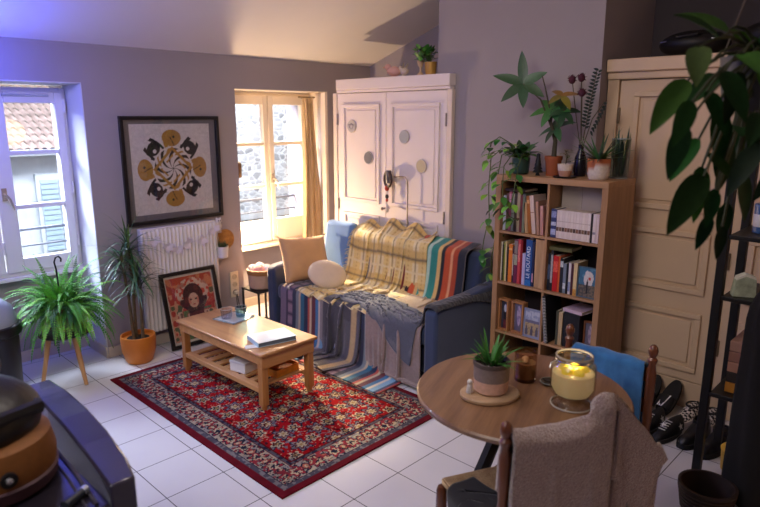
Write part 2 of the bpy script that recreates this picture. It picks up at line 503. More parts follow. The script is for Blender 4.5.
for r in range(13):                      # courses of half-round tiles
    y0 = -.22+r*.17; z0 = 1.42+r*.085
    row = []
    for i in range(cols*6+1):
        x = -3.6+5.3*i/(cols*6); hgt = .035*abs(math.sin(PI*i/6))
        row.append(((x, y0-.02, z0+hgt), (x, y0+.2, z0+.085+hgt)))
    b.grid([list(q) for q in row])
b.build('tiled_roof', mRoofT, hs)
b = MB(); b.box(-3.6, 1.7, -.24, .05, 1.35, 1.43); b.build('gutter', M('#83868a', .6), hs, smooth=False)
for xx in (.1, -1.7):
    b = MB(); b.box(xx-.02, xx+.5, -.06, .01, .0, 1.1); so = b.build('shutter_frame', M('#b9bdc0', .8), hs, smooth=False)
    b = MB()
    for s_ in (0, 1):
        for k in range(14): b.box(xx+.03+s_*.23, xx+.24+s_*.23, -.08, -.06, .06+k*.07, .115+k*.07)
    b.build('shutter', mShut, so, smooth=False)
b = MB(); b.box(-3.6, 1.7, -.05, .0, -.35, -.22); b.build('stone_ledge', M('#aeb2b4', .9), hs, smooth=False)
hs2 = thing('stone_house', 'rubble stone house across the courtyard, seen through the cream window', 'house', (6.9, 9, 0))
b = MB(); b.box(-2.55, 3.2, 0, 2, -3, 6.5); b.build('facade', mSt, hs2, smooth=False)
b = MB()
for k in range(3): b.box(.12+k*.16, .27+k*.16, -.06, 0, -.3, 2.6)
b.build('shutter', M('#8aa4b8', .7), hs2, smooth=False)
b = MB(); b.box(-2.55, 3.2, -.04, .0, .1, .2); b.build('string_course', M('#c8c4be', .9), hs2, smooth=False)

# ------------------------------------------------------------------ built-in closets
mClo = M('#e9ddd8', .45, var=.025, vs=3, bump=.02, bs=25, name='closet_paint')
mDoor = M('#d6bb9c', .5, var=.04, vs=3, bump=.02, bs=25, name='beige_door_paint')
def panel(b, x, y0, y1, z0, z1, w=.03, d=.016):
    """raised moulding around a field on a face that looks towards -x"""
    for (a0, a1, c0, c1) in ((y0, y1, z0, z0+w), (y0, y1, z1-w, z1), (y0, y0+w, z0+w, z1-w), (y1-w, y1, z0+w, z1-w)):
        b.box(x-d, x+.002, a0, a1, c0, c1)
    i = w+.022
    b.box(x-d*.55, x+.002, y0+i, y1-i, z0+i, z1-i)
cl = thing('built_in_closet', 'tall pinkish white panelled closet built into the wall behind the sofa', 'closet', (0, 0, 0))
b = MB()
b.box(3.82, 3.90, 2.97, 4.255, 2.075, 2.165); b.box(3.84, 3.90, 2.98, 4.27, 2.05, 2.075)
b.box(3.90, 4.66, 3.16, 4.33, 2.14, 2.165)
co_ = b.build('cornice', mClo, cl, bevel=.006)
b = MB(); b.box(3.855, 3.898, 2.97, 3.015, 0, 2.05); b.box(3.855, 3.90, 4.285, 4.335, 0, 2.05); b.box(3.855, 3.898, 3.015, 4.285, 0, .08)
b.box(3.90, 4.66, 4.305, 4.335, 0, 2.14)
b.build('carcass', M('#e3d3c4', .5, var=.03), cl, bevel=.004)
for (y0, y1, p0, p1) in ((3.672, 4.28, 3.74, 4.205), (3.02, 3.668, 3.085, 3.61)):
    b = MB(); b.box(3.862, 3.893, y0, y1, .085, 2.045); d = b.build('door', mClo, cl, bevel=.004)
    b = MB(); panel(b, 3.862, p0, p1, 1.09, 1.95); panel(b, 3.862, p0, p1, .2, .985); b.build('door_panel', mClo, d, bevel=.004)
    hy = y1-.004 if y0 > 3.5 else y0+.002
    for z in (.35, 1.05, 1.82): MB().tube([(3.855, hy, z-.05), (3.855, hy, z+.05)], .009, 8).build('hinge', M('#9b8f86', .4, metal=.6), d)
b = MB(); b.tube([(3.862, 3.685, 1.06), (3.84, 3.685, 1.06)], .008); b.ball((3.832, 3.685, 1.06), .014); b.build('knob', M('#8d8378', .3, metal=.8), cl)
dn = {(4.08, 1.76): ('open ring mirror, the highest on the closet leaf by the curtain', '#d9d4d6'),
      (3.87, 1.49): ('small round grey mirror near the middle of the closet front', '#9ea0a4'),
      (3.45, 1.68): ('round whitish mirror high on the closet leaf near the grey wall', '#e7ecef'),
      (3.26, 1.45): ('round cream tinted mirror below the whitish one on the closet', '#eadcb8')}
for (y, z), (lb, c) in dn.items():
    o = thing('round_mirror', lb, 'mirror', (3.848, y, z), 0, 'round mirrors on the closet doors')
    Mx = Matrix.Rotation(rad(-90), 3, 'Y')
    b = MB(); b.ring(.052, .005, (0, 0, 0), Mx, 32, 6); b.build('rim', M('#c9c3c0', .3, metal=.5), o)
    b = MB(); b.lathe([(0, 0), (.05, 0), (.05, .004), (0, .004)], 32, (-.001, 0, 0), Mx); b.build('disc', M(c, .12, metal=.55 if 'grey' in lb else .35, var=0), o)
    if 'ring' in lb:
        b = MB(); b.ring(.022, .003, (-.006, 0, 0), Mx, 24, 6); b.tube([(-.006, -.04, .012), (-.006, .04, .012)], .003, 6); b.build('ring_mark', M('#8d888c', .4, metal=.5), o)

cb = thing('built_in_closet', 'beige panelled closet front beside the bookshelf, shoes at its foot', 'closet', (0, 0, 0))
Y1 = 1.815; Y0 = .2; ztop = 2.2
b = MB(); b.box(3.96, 4.03, Y0, Y1, 2.12, 2.2); b.box(3.985, 4.03, Y0, Y1, 2.075, 2.12); b.box(4.03, 4.68, Y0, Y1, 2.17, 2.2); b.build('cornice', mDoor, cb, bevel=.008)
b = MB(); b.box(4.0, 4.06, 1.74, Y1, 0, 2.075); b.box(4.0, 4.06, Y0, Y0+.05, 0, 2.075); b.box(4.015, 4.06, Y0+.05, 1.74, 0, .18); b.build('carcass', mDoor, cb, bevel=.004)
for (y0, y1) in ((1.0, 1.735), (.26, .995)):
    b = MB(); b.box(4.015, 4.05, y0, y1, .185, 2.07); d = b.build('door', mDoor, cb, bevel=.004)
    b = MB()
    for (z0, z1) in ((1.27, 2.0), (.76, 1.15), (.25, .64)): panel(b, 4.015, y0+.1, y1-.1, z0, z1, .035, .02)
    b.build('door_panel', mDoor, d, bevel=.005)
    for z in (.45, 1.0, 1.85): MB().tube([(4.008, y1-.004, z-.05), (4.008, y1-.004, z+.05)], .009, 8).build('hinge', M('#8a7a66', .4, metal=.6), d)

# ------------------------------------------------------------------ lamps and daylight
def light(name, kind, loc, energy, color, aim=None, size=.1, **kw):
    l = bpy.data.lights.new(name, kind); l.energy = energy; l.color = color
    if kind == 'AREA':
        l.shape = 'RECTANGLE'; l.size, l.size_y = size if hasattr(size, '__len__') else (size, size)
    else: l.shadow_soft_size = size
    for k, v in kw.items(): setattr(l, k, v)
    o = bpy.data.objects.new(name, l); COL.objects.link(o); o.location = loc
    if aim is not None: o.rotation_euler = (Vector(aim)-Vector(loc)).to_track_quat('-Z', 'Y').to_euler()
    return o
wd = bpy.data.worlds.new('sky'); SC.world = wd; wd.use_nodes = True
wt = wd.node_tree; bg = wt.nodes['Background']
sky = wt.nodes.new('ShaderNodeTexSky'); sky.sky_type = 'HOSEK_WILKIE'; sky.sun_direction = (.5, .6, .6); sky.turbidity = 4
wt.links.new(sky.outputs[0], bg.inputs[0]); bg.inputs[1].default_value = 1.0
# ------------------------------------------------------------------ rug
def rug_colours(nx, ny, W, Hh):
    x = np.linspace(-W/2, W/2, nx)[:, None]*np.ones((1, ny)); y = np.linspace(-Hh/2, Hh/2, ny)[None, :]*np.ones((nx, 1))
    ax, ay = np.abs(x), np.abs(y)
    C = np.zeros((nx, ny, 3)); L = lambda h: np.array(lin(h))
    red, dred, navy, cream, grey, tan = L('#8c0712'), L('#50070e'), L('#1b1d30'), L('#a89a80'), L('#66626c'), L('#8c7248')
    C[:] = red
    wob = vnoise(ax*26+3, ay*26+9, 2)
    # scattered flower heads on a mirrored half-drop lattice
    def rosettes(px, py, ox, oy, R, cols, pet):
        gx = (ax+ox)/px; gy = (ay+oy)/py
        ix = np.floor(gx); gy = gy+.5*(ix % 2)
        fx = (gx-ix-.5)*px; fy = (gy-np.floor(gy)-.5)*py
        r = np.hypot(fx, fy); th = np.arctan2(fy, fx)
        rr = R*(1+.28*np.cos(pet*th))
        for k, c in cols: C[r < rr*k] = c
    n1 = vnoise(ax*60, ay*60, 5); n2 = vnoise(ax*110, ay*110, 8); n3 = vnoise(ax*34+7, ay*34, 11)
    vine = np.abs(np.sin(ax*46+2*np.sin(ay*21)))*np.abs(np.sin(ay*42+2*np.sin(ax*25)))
    C[(vine > .88)] = navy
    C[(n1 > .76) & (n3 > .45)] = grey
    C[(n2 > .78) & (n3 > .55)] = cream
    rosettes(.19, .17, 0, 0, .052, ((1.15, navy), (.95, grey), (.72, dred), (.5, cream), (.25, tan)), 6)
    rosettes(.19, .17, .095, .02, .032, ((1.1, cream), (.75, navy), (.4, tan)), 5)
    C[(n2 > .87)] = cream*.8
    C[(n1 < .18)] = dred*.8
    # borders
    e = np.minimum(W/2-ax, Hh/2-ay)
    s = np.where(W/2-ax < Hh/2-ay, ay, ax)
    B = e < .235
    C[B] = dred
    m = (e < .225) & (e > .205); C[m] = L('#4a4650'); C[m & (n1 > .55)] = navy
    m = (e < .20) & (e > .078)
    bc = np.where((n3 > .5)[..., None], L('#978a7a'), L('#7d7876')); C[m] = bc[m]
    fy = np.mod(s, .135)-.0675; fe = e-.139
    r = np.hypot(fy, fe); th = np.arctan2(fe, fy); rr = .043*(1+.25*np.cos(6*th))
    for k, c in ((1.2, navy), (1.0, L('#8a2530')), (.7, cream), (.4, navy)): C[m & (r < rr*k)] = c
    fy = np.mod(s+.0675, .135)-.0675; r = np.hypot(fy, fe*.7)
    for k, c in ((.026, navy), (.018, L('#9b5a48')), (.009, cream)): C[m & (r < k)] = c
    C[m & (n2 > .70)] = navy; C[m & (n1 > .76)] = L('#7a2630'); C[m & (n1 < .2)] = cream*.9
    m = (e < .078) & (e > .07); C[m] = navy
    m = (e < .07) & (e > .04); C[m] = L('#46434e'); C[m & (n1 > .58)] = L('#6f6a6c')
    m = (e < .04); C[m] = L('#5d0f1c')
    C *= (.82+.36*wob)[..., None]
    return C
RW, RH = 1.34, 2.02
nx, ny = 270, 406
Cr = rug_colours(nx, ny, RW, RH)
gx, gy = np.meshgrid(np.linspace(-RW/2, RW/2, nx), np.linspace(-RH/2, RH/2, ny), indexing='ij')
gz = .010+.0015*np.sin(gx*9+gy*4)
b = MB(); b.grid(np.stack([gx, gy, gz], -1).tolist(), Cr.tolist())
t = NT('rug_pile'); at = t.node('ShaderNodeAttribute'); at.attribute_name = 'Col'
t.set(Base_Color=at.outputs['Color'], Roughness=1.0, Specular_IOR_Level=.1); t.bump(t.noise(t.coord(), 260, 3), .5, .004)
rug = b.build('rug', t.m, None, angle=0, colors=True, loc=(2.27, 3.23, .0))
sm = rug.modifiers.new('t', 'SOLIDIFY'); sm.thickness = .009; sm.offset = -1
tag(rug, 'red oriental rug with a beige flowered border lying on the white tiles', 'rug')

# ------------------------------------------------------------------ coffee table
wPine = WOOD('#a87448', '#c4935e', 'Y', 1.0, .35, coat=.25)
wPineX = WOOD('#a8703e', '#c48d56', 'X', 1.0, .4, coat=.2)
wPineZ = WOOD('#9a6434', '#b98049', 'Z', 1.0, .4, coat=.2)
ct = thing('coffee_table', 'low pine coffee table with a slatted shelf standing on the red rug', 'coffee table', (2.27, 3.525, .011), rad(1.5))
b = MB(); b.box(-.235, .235, -.51, .51, .372, .392); b.build('tabletop', wPine, ct, bevel=.006)
b = MB()
b.box(-.215, .215, -.492, -.468, .285, .3715); b.box(-.215, .215, .468, .492, .285, .3715)
b.box(-.216, -.196, -.468, .468, .31, .3715); b.box(.196, .216, -.468, .468, .31, .3715); b.build('apron', wPineX, ct, bevel=.003)
for sx_ in (-1, 1):
    for sy_ in (-1, 1):
        b = MB(); x, y = sx_*.19, sy_*.462
        b.box(x-.024, x+.024, y-.024, y+.024, .03, .371)
        b.lathe([(.001, 0), (.017, 0), (.022, .03), (.022, .035)], 12, (x, y, 0))
        b.build('leg', wPineZ, ct, bevel=.004)
b = MB()
for sx_ in (-1, 1): b.box(sx_*.19-.024, sx_*.19+.024, -.44, .44, .115, .15)
for k in range(9):
    y = -.40+k*.1
    b.box(-.165, .165, y-.028, y+.028, .135, .149)
b.build('shelf', wPine, ct, bevel=.003)
# things on and under it
tr = thing('glass_tray', 'small square glass tray holding two tumblers on the coffee table', 'tray', (2.335, 3.75, .404), rad(12))
b = MB(); b.box(-.105, .105, -.105, .105, 0, .005); b.build('plate', M('#cfd6de', .08, metal=.35, var=0), tr, bevel=.002)
b = MB(); b.tube([(-.105, -.105, .007), (.105, -.105, .007), (.105, .105, .007), (-.105, .105, .007), (-.105, -.105, .007)], .004, 6); b.build('rim', glass('#dbe6e8'), tr)
def tumbler(label, loc, c):
    o = thing('glass_tumbler', label, 'glass', loc, 0, 'tumblers on the glass tray')
    b = MB(); b.lathe([(0, 0), (.032, 0), (.036, .004), (.043, .075), (.0405, .075), (.034, .010), (0, .008)], 24)
    for k in range(12):
        a = 2*PI*k/12
        b.tube([(.0345*math.cos(a), .0345*math.sin(a), .006), (.0425*math.cos(a), .0425*math.sin(a), .066)], .0012, 4)
    b.build('bowl', glass(c), o)
    b = MB(); b.ring(.042, .0018, (0, 0, .0755)); b.ring(.033, .003, (0, 0, .004)); b.build('rim', M('#dfe6ea', .1, var=0, alpha=.6), o)
tumbler('greyish clear ribbed tumbler on the tray, beside the radiator edge', (2.285, 3.765, .410), '#ececf2')
tumbler('bluish ribbed tumbler on the tray, on the side towards the sofa', (2.385, 3.73, .410), '#cfe6ee')
bk = thing('hardback_book', 'pale blue hardback book lying flat on the coffee table', 'book', (2.265, 3.19, .404), rad(-12))
mPB = M('#a9c4d8', .35, var=.06, vs=12)
b = MB(); b.box(-.135, .135, -.095, .095, 0, .003); b.box(-.135, .135, -.095, .095, .028, .031); b.box(-.135, -.131, -.095, .095, .003, .028); b.build('cover', mPB, bk, bevel=.0015)
b = MB(); b.box(-.1308, .131, -.091, .091, .0032, .0278); b.build('pages', M('#56606e', .8), bk)
pp = MB(); pp.box(-.05, .05, -.03, .03, 0, .0015, M=rotz(rad(-25))); o = pp.build('note_paper', M('#e6e3de', .8), loc=(2.105, 3.175, .404)); tag(o, 'white slip of paper peeping out beside the pale blue book', 'paper')
o = MB().box(-.09, .09, -.07, .07, 0, .075, M=rotz(.2)).build('paper_box', M('#dcdad8', .7), bevel=.003, loc=(2.20, 3.40, .161)); tag(o, 'white cardboard box standing on the slatted shelf under the table', 'box')
lid = MB().box(-.093, .093, -.073, .073, .06, .078, M=rotz(.2)).build('lid', M('#c9c9cf', .6), o, bevel=.003)
ob = thing('orange_box', 'orange lidless box with papers on the shelf below the tabletop', 'box', (2.33, 3.19, .161), .1)
b = MB(); b.box(-.10, .10, -.07, .07, 0, .006); b.box(-.10, .10, -.07, -.064, .006, .05); b.box(-.10, .10, .064, .07, .006, .05); b.box(-.10, -.094, -.064, .064, .006, .05); b.box(.094, .10, -.064, .064, .006, .05); b.build('tray', M('#d98a25', .5, var=.2, vs=20), ob, bevel=.002)
b = MB(); b.box(-.085, .085, -.06, .06, .007, .03); b.build('papers', M('#c06a1c', .7, var=.4, vs=25), ob)

# ------------------------------------------------------------------ sofa
mNavy = M('#2d3a58', .85, var=.08, vs=9, bump=.12, bs=260, sheen=.3)
mNavyD = M('#232c42', .85, var=.08, vs=9, bump=.12, bs=260, sheen=.3)
mBlue = M('#5d83b8', .85, var=.06, vs=8, bump=.12, bs=260, sheen=.3)
sf = thing('sofa', 'navy blue fabric sofa heaped with throws in front of the white closet', 'sofa', (0, 0, 0))
b = MB(); b.box(3.09, 3.83, 2.54, 4.19, .10, .30); b.build('base', mNavyD, sf, bevel=.02)
b = MB(); b.box(3.05, 3.62, 2.535, 4.195, .305, .44); b.build('seat_cushion', mNavy, sf, bevel=.035, bseg=3)
b = MB(); b.prism([(3.60, .30), (3.83, .30), (3.84, .86), (3.70, .86)], 1.66, lambda x, z, k: (x, 2.53+k, z)); b.build('backrest', mNavy, sf, bevel=.04, bseg=3)
b = MB(); b.prism([(3.53, .445), (3.63, .445), (3.715, .93), (3.62, .93)], .34, lambda x, z, k: (x, 3.85+k, z)); b.build('back_cushion', mBlue, sf, bevel=.035, bseg=3)['label'] = 'light blue back cushion'
for y0, y1 in ((2.42, 2.53), (4.20, 4.31)):
    b = MB(); b.prism([(3.03, .06), (3.80, .06), (3.80, .66), (3.70, .64), (3.08, .595), (3.03, .57)], y1-y0, lambda x, z, k: (x, y0+k, z)); b.build('arm', mNavy, sf, bevel=.025, bseg=3)
for x in (3.12, 3.75):
    for y in (2.6, 4.13):
        b = MB(); b.lathe([(0, 0), (.018, 0), (.026, .1), (0, .1)], 12, (x, y, 0)); b.build('foot', M('#1d1a1a', .5), sf)

# throws
seat = sdf_box((3.36, 3.36, .20), (.32, 1.0, .245), .04)
back = sdf_box((3.74, 3.36, .45), (.11, .84, .42), .05)
cush = sdf_box((3.65, 4.02, .62), (.075, .17, .31), .05)
arm_r = sdf_box((3.41, 2.475, .31), (.38, .055, .30), .03)
arm_l = sdf_box((3.41, 4.255, .31), (.38, .055, .30), .03)
flo = sdf_floor(.012)
SOFA = [seat, back, cush, arm_r, arm_l, flo]
def sheet(u0, u1, nu, v0, v1, nv, f):
    """f(u, v) -> point on a grid"""
    return np.array([[f(u0+(u1-u0)*i/(nu-1), v0+(v1-v0)*j/(nv-1)) for j in range(nv)] for i in range(nu)], float)
def stripes(seq, n, rep=1):
    """seq of (weight, hex) spread over n samples"""
    tot = sum(w for w, _ in seq); out = []
    for i in range(n):
        q = (i/(n-1)*rep % 1.0)*tot; a = 0
        for w, c in seq:
            a += w
            if q <= a+1e-9: out.append(lin(c)); break
    return np.array(out)
fab = VC(.95, bump=.25, bs=320, sheen=.25, name='woven_cloth')
# striped blanket over the seat
nu, nv = 120, 48
X = drape(sheet(4.12, 2.70, nu, 3.60, 2.52, nv, lambda y, x: (x, y, .48+.012*math.sin(y*40))), 1.46/(nu-1), 1.08/(nv-1), SOFA, 90, 8, .006, .5, bend=.2, jitter=.001)
seq = [(3, '#7d6d86'), (1, '#3a2f4d'), (2, '#9a7f93'), (2, '#26304d'), (1.5, '#7f8a93'), (1, '#c9b79a'), (1.5, '#2b6f8e'), (2, '#1d2a4d'), (1, '#c2544a'), (1, '#d9c7a6'), (1.4, '#6b2f3a'), (1.6, '#3f7fb0'), (1, '#e0d8c8'),
       (1.5, '#7fb3d6'), (1, '#243a66'), (2.2, '#a83a35'), (1, '#e2b48a'), (1.2, '#6d7fa8'), (1, '#cfd3da'), (2, '#8a86a0'), (1.2, '#2c3358')]
st = stripes(seq, nu, 1.75); Cs = np.repeat(st[:, None, :], nv, 1)
for i in range(nu):        # little woven bars in the mauve bands
    if (st[i] == np.array(lin('#9a7f93'))).all(): Cs[i, ::4] = lin('#3a2f4d')
o = cloth_obj('striped_blanket', X, fab, Cs, solid=.006)
tag(o, 'multicoloured striped blanket covering the sofa seat and hanging to the tiles', 'blanket')
# striped throw over the backrest
nu, nv = 110, 34
X = drape(sheet(3.86, 2.62, nu, 3.81, 3.02, nv, lambda y, x: (x, y, .905)), 1.24/(nu-1), .79/(nv-1), SOFA, 90, 8, .007, .5, bend=.2, pins=(slice(None), slice(0, 2)), jitter=.001)
seq = [(3, '#6f6a68'), (1, '#c9a08a'), (1.3, '#2b2d3a'), (1.3, '#2f7f95'), (1, '#1d2230'), (3, '#a39a8e'), (10, '#8a5a3c'), (1.6, '#7a1f22'), (1.6, '#2a1a20'), (2, '#c8542e'), (1, '#e2b878'), (2, '#3f9a90'), (1, '#bfe0cf'), (2.2, '#2f8f86'), (1, '#e8c27a'), (1.4, '#1e2430'), (1.6, '#c8542e'), (1, '#e9a679'), (1.4, '#b2472b'), (2.4, '#22283a')]
Cs = np.repeat(stripes(seq, nu)[:, None, :], nv, 1)
o = cloth_obj('striped_throw', X, fab, Cs, solid=.006)
tag(o, 'teal, orange and red striped throw draped over the sofa backrest', 'blanket')
# yellow plaid
nu, nv = 84, 80
def pl(y, x): return (x, y+.03*math.sin(x*15)-.06*(3.8-x)*(y-3.4), .955+.034*math.sin(y*24+x*13)+.022*math.sin(x*37+y*9))
X = drape(sheet(3.84, 3.03, nu, 3.80, 3.04, nv, pl), 1.12/(nu-1), .95/(nv-1), SOFA, 80, 8, .017, .6, bend=.10, pins=(slice(None), slice(0, 2)), jitter=.004, seed=4)
Cs = np.zeros((nu, nv, 3)); Cs[:] = lin('#ead08e')
ii, jj = np.meshgrid(np.arange(nu), np.arange(nv), indexing='ij')
Cs[(ii % 12) < 5] = lin('#f0e0b4'); Cs[(jj % 14) < 5] = lin('#dfbf78')
Cs[(ii % 12) == 2] = lin('#a08c68'); Cs[(jj % 14) == 3] = lin('#857258'); Cs[((ii % 12) == 8) & (jj % 2 == 0)] = lin('#c9a45c'); Cs[(jj % 14) == 9] = lin('#efdfb2')
o = cloth_obj('plaid_blanket', X, fab, Cs, solid=.007)
tag(o, 'crumpled yellow plaid blanket hanging over the middle of the sofa back', 'blanket')
b = MB()
for j in range(2, nv-1, 1):
    p = Vector(X[0, j]); q = p+Vector((random.uniform(-.03, .0), random.uniform(.02, .05), random.uniform(-.03, -.005)))
    b.tube([p, (p+q)/2+Vector((0, 0, .004)), q], [.0035, .003, .0015], 5)
b.build('fringe', M('#d8c48f', .95), o)
# taupe throw hanging over the front
fle = VC(.98, bump=.35, bs=120, sheen=.5, name='fleece')
nu, nv = 60, 72
def tp(y, x): return (x+.03*math.sin(y*9), y+.02*math.sin(x*16), .50+.022*math.sin(y*37+x*5)+.018*math.sin(x*28-y*11))
X = drape(sheet(3.04, 2.57, nu, 3.58, 2.86, nv, tp), .68/(nu-1), .83/(nv-1), SOFA, 100, 8, .024, .4, bend=.12, jitter=.004, seed=2)
ii, jj = np.meshgrid(np.arange(nu), np.arange(nv), indexing='ij')
g_ = vnoise(ii*.15, jj*.15, 3)[..., None]
Cs = np.array(lin('#9a8580'))*(1-g_*.25); wgt = np.clip((jj-24)/14, 0, 1)[..., None]
Cs = np.array(lin('#c2a67e'))*(1-wgt)+Cs*wgt
o = cloth_obj('taupe_throw', X, fle, Cs, solid=.009)
tag(o, 'taupe fleece throw rumpled on the sofa seat, its end hanging near the floor', 'blanket')
# charcoal throw hanging over the striped blanket
nu, nv = 40, 76
def chf(y, x): return (x, y+.38*max(0, 3.10-x), .52+.02*math.sin(y*52+x*6)+.012*math.sin(x*30))
X = drape(sheet(3.54, 3.17, nu, 3.50, 2.68, nv, chf), .62/(nu-1), .87/(nv-1), SOFA, 100, 8, .018, .45, bend=.12, jitter=.004, seed=8)
ii, jj = np.meshgrid(np.arange(nu), np.arange(nv), indexing='ij')
Cs = np.zeros((nu, nv, 3)); Cs[:] = lin('#3d3d4a'); Cs[vnoise(ii*.25, jj*.1, 6) > .6] = lin('#4f4f5c'); Cs[-7:-3] = lin('#c4a878'); Cs[:3] = lin('#8f8a8c'); Cs[:, :22] = Cs[:, :22]*.35+np.array(lin('#cdb07c'))*.65
o = cloth_obj('charcoal_throw', X, fle, Cs, solid=.009)
tag(o, 'charcoal throw with a beige edge hanging to the floor over the striped blanket', 'blanket')
# slate blue throw bunched across the seat
nu, nv = 84, 64
def sl_(u, v):
    k = .5+.5*math.sin(u*6+1)
    y = 3.44-u; x = 3.30-v*(.98-.25*k)+.05*math.sin(u*5)-.05*u
    ph = v*52+3.2*math.sin(u*4.2)+u*6
    return (x+.012*math.sin(u*30), y, .575+.04*math.sin(ph)*(.6+.4*math.sin(u*9+v*8))+.012*math.sin(u*31+v*22))
X = drape(sheet(0, .86, nu, 0, .34, nv, sl_), .94/(nu-1), .50/(nv-1), SOFA, 30, 8, .034, .85, bend=.12, jitter=.003, seed=9)
ii, jj = np.meshgrid(np.arange(nu), np.arange(nv), indexing='ij')
Cs = np.zeros((nu, nv, 3)); Cs[:] = lin('#4d5162'); Cs[vnoise(ii*.12, jj*.2, 6) > .62] = lin('#62636f'); Cs[:, :4] = lin('#bfa878')
o = cloth_obj('slate_throw', X, fle, Cs, solid=.009)
tag(o, 'slate blue throw bunched up in folds along the front edge of the sofa', 'blanket')
# dark quilt on the arm
nu, nv = 34, 56
X = drape(sheet(2.80, 2.37, nu, 3.80, 3.04, nv, lambda y, x: (x, y, .70+.10*max(0, x-3.5))), .46/(nu-1), .80/(nv-1), SOFA, 70, 8, .012, .5, bend=.25, jitter=.002, seed=5)
t = NT('quilted'); vv = t.node('ShaderNodeTexVoronoi'); vv.inputs['Scale'].default_value = 34; t.link(t.coord(), vv.inputs['Vector'])
t.set(Base_Color=(*lin('#34353b'), 1), Roughness=.9, Sheen_Weight=.3); t.bump(vv.outputs['Distance'], .8, .01)
o = cloth_obj('quilt', X, t.m, None, solid=.01)
tag(o, 'charcoal quilted cover laid over the sofa arm next to the bookshelf', 'quilt')

# cushions
def cushion(name, label, loc, size, mat, eul, round_=False, group=None, T=.075):
    b = MB(); n = 22; P = []
    for sgn in (1, -1):
        rows = []
        for i in range(n+1):
            r = []
            for j in range(n+1):
                u = -1+2*i/n; v = -1+2*j/n
                if round_:
                    mx = max(abs(u), abs(v)); L = math.hypot(u, v) or 1
                    pu, pv = u*mx/L, v*mx/L; rr = mx
                    h = (1-rr**2.4)**.55 if rr < 1 else 0
                else:
                    pu, pv = u*(1-.10*(1-v*v)*abs(u)**2), v*(1-.10*(1-u*u)*abs(v)**2)
                    h = ((1-u**4)*(1-v**4))**.55
                w = 1+.10*(vnoise(np.array([u*3+5]), np.array([v*3+9]), 3)[0]-.5)
                r.append((pu*size[0]/2, pv*size[1]/2, sgn*T*h*w))
            rows.append(r)
        if sgn < 0: rows = rows[::-1]
        b.grid(rows)
    o = b.build(name, mat, None, angle=0)
    me = o.data
    import bmesh
    bm = bmesh.new(); bm.from_mesh(me); bmesh.ops.remove_doubles(bm, verts=bm.verts, dist=.0005); bmesh.ops.recalc_face_normals(bm, faces=bm.faces); bm.to_mesh(me); bm.free()
    o.location = loc; o.rotation_euler = eul
    m = o.modifiers.new('s', 'SUBSURF'); m.levels = 1; m.render_levels = 1
    tag(o, label, 'cushion', group); return o
mPil = M('#d3a471', .9, var=.08, vs=7, bump=.2, bs=180, sheen=.3)  # cream cover with the warm orange light mixed into its colour
pc = cushion('cushion', 'square cream cushion tinted by a warm glow, with tasselled corners against the sofa arm', (3.27, 4.07, .645), (.47, .42), mPil, (rad(67), rad(4), rad(-8)), T=.085)
b = MB()
for u, v in ((-1, 1), (1, 1), (-1, -1), (1, -1)):
    for k in range(6):
        a = random.uniform(-.5, .5)
        b.tube([(u*.215, v*.195, 0), (u*(.235+.02*math.cos(a)), v*(.215+.03*math.sin(a)), a*.03)], [.004, .002], 5)
b.build('tassel', M('#e3cba6', .95), pc)
cushion('cushion', 'small round cream cushion leaning on the square one', (3.26, 3.77, .56), (.35, .28), M('#e0cbb0', .9, var=.05, vs=9, bump=.25, bs=200, sheen=.3), (rad(48), rad(10), rad(-22)), True, T=.055)
# ------------------------------------------------------------------ bookshelf, two by four
wOak = WOOD('#96704e', '#b58b64', 'Z', .9, .5); wOakY = WOOD('#9a7452', '#b88f68', 'Y', .9, .5)
SX, SY0, SY1, SZ = 3.49, 1.53, 2.30, 1.47
bsf = thing('bookshelf', 'tall oak bookshelf of square compartments filled with books, plants on top', 'bookshelf', (SX, SY0, 0))
F = .038; CW = .339; CH = .3365; SD = .39
for z0 in (0, SZ-F):
    MB().box(0, SD, 0, .77, z0, z0+F).build('top_panel' if z0 else 'bottom_panel', wOakY, bsf, bevel=.002)
for y0 in (0, .77-F): MB().box(0, SD, y0, y0+F, F, SZ-F).build('side_panel', wOak, bsf, bevel=.002)
MB().box(.004, SD-.012, F+CW, F+CW+.016, F, SZ-F).build('divider', wOak, bsf, bevel=.001)
for r in range(3):
    z0 = SZ-F-(r+1)*CH-r*.016-.016
    for y0 in (F, F+CW+.016): MB().box(.004, SD-.012, y0, y0+CW, z0, z0+.016).build('shelf_board', wOakY, bsf, bevel=.001)
MB().box(SD-.011, SD-.003, F, .77-F, F, SZ-F).build('back_panel', M('#3a3037', .8, var=.1), bsf, smooth=False)  # added backing, its dark colour giving the compartments their shade
def cell(r, c):
    """floor height of a compartment and the y of its side next to the window wall"""
    return SZ-F-(r+1)*CH-r*.016+.001, SY1-F-c*(CW+.016)
mPage = M('#d8cdb8', .9, var=.05, vs=40)
def book(label, group, r, c, s, th, h, col, d=.16, tilt=0, inset=.03, band=None, kind='book', rough=.5, z=None):
    zb, yl = cell(r, c)
    o = thing(kind, label, 'book', (SX+inset, yl-s-th/2, zb if z is None else z), 0, group)
    o.rotation_euler.x = tilt
    if tilt: o.location.z += abs(math.sin(tilt))*th/2
    m = M(col, rough, var=.07, vs=25); q = .0018
    b = MB(); b.box(0, .003, -th/2, th/2, 0, h); b.box(.003, d, -th/2, -th/2+q, 0, h); b.box(.003, d, th/2-q, th/2, 0, h)
    cv = b.build('cover', m, o, bevel=.001)
    MB().box(.0031, d-.004, -th/2+q, th/2-q, .003, h-.003).build('pages', mPage, o, smooth=False)
    if band:
        for (z0, z1, bc) in band: MB().box(-.0006, .001, -th/2+.001, th/2-.001, h*z0, h*z1).build('spine_label', M(bc, .5, var=.3, vs=90), o, smooth=False)
    return o
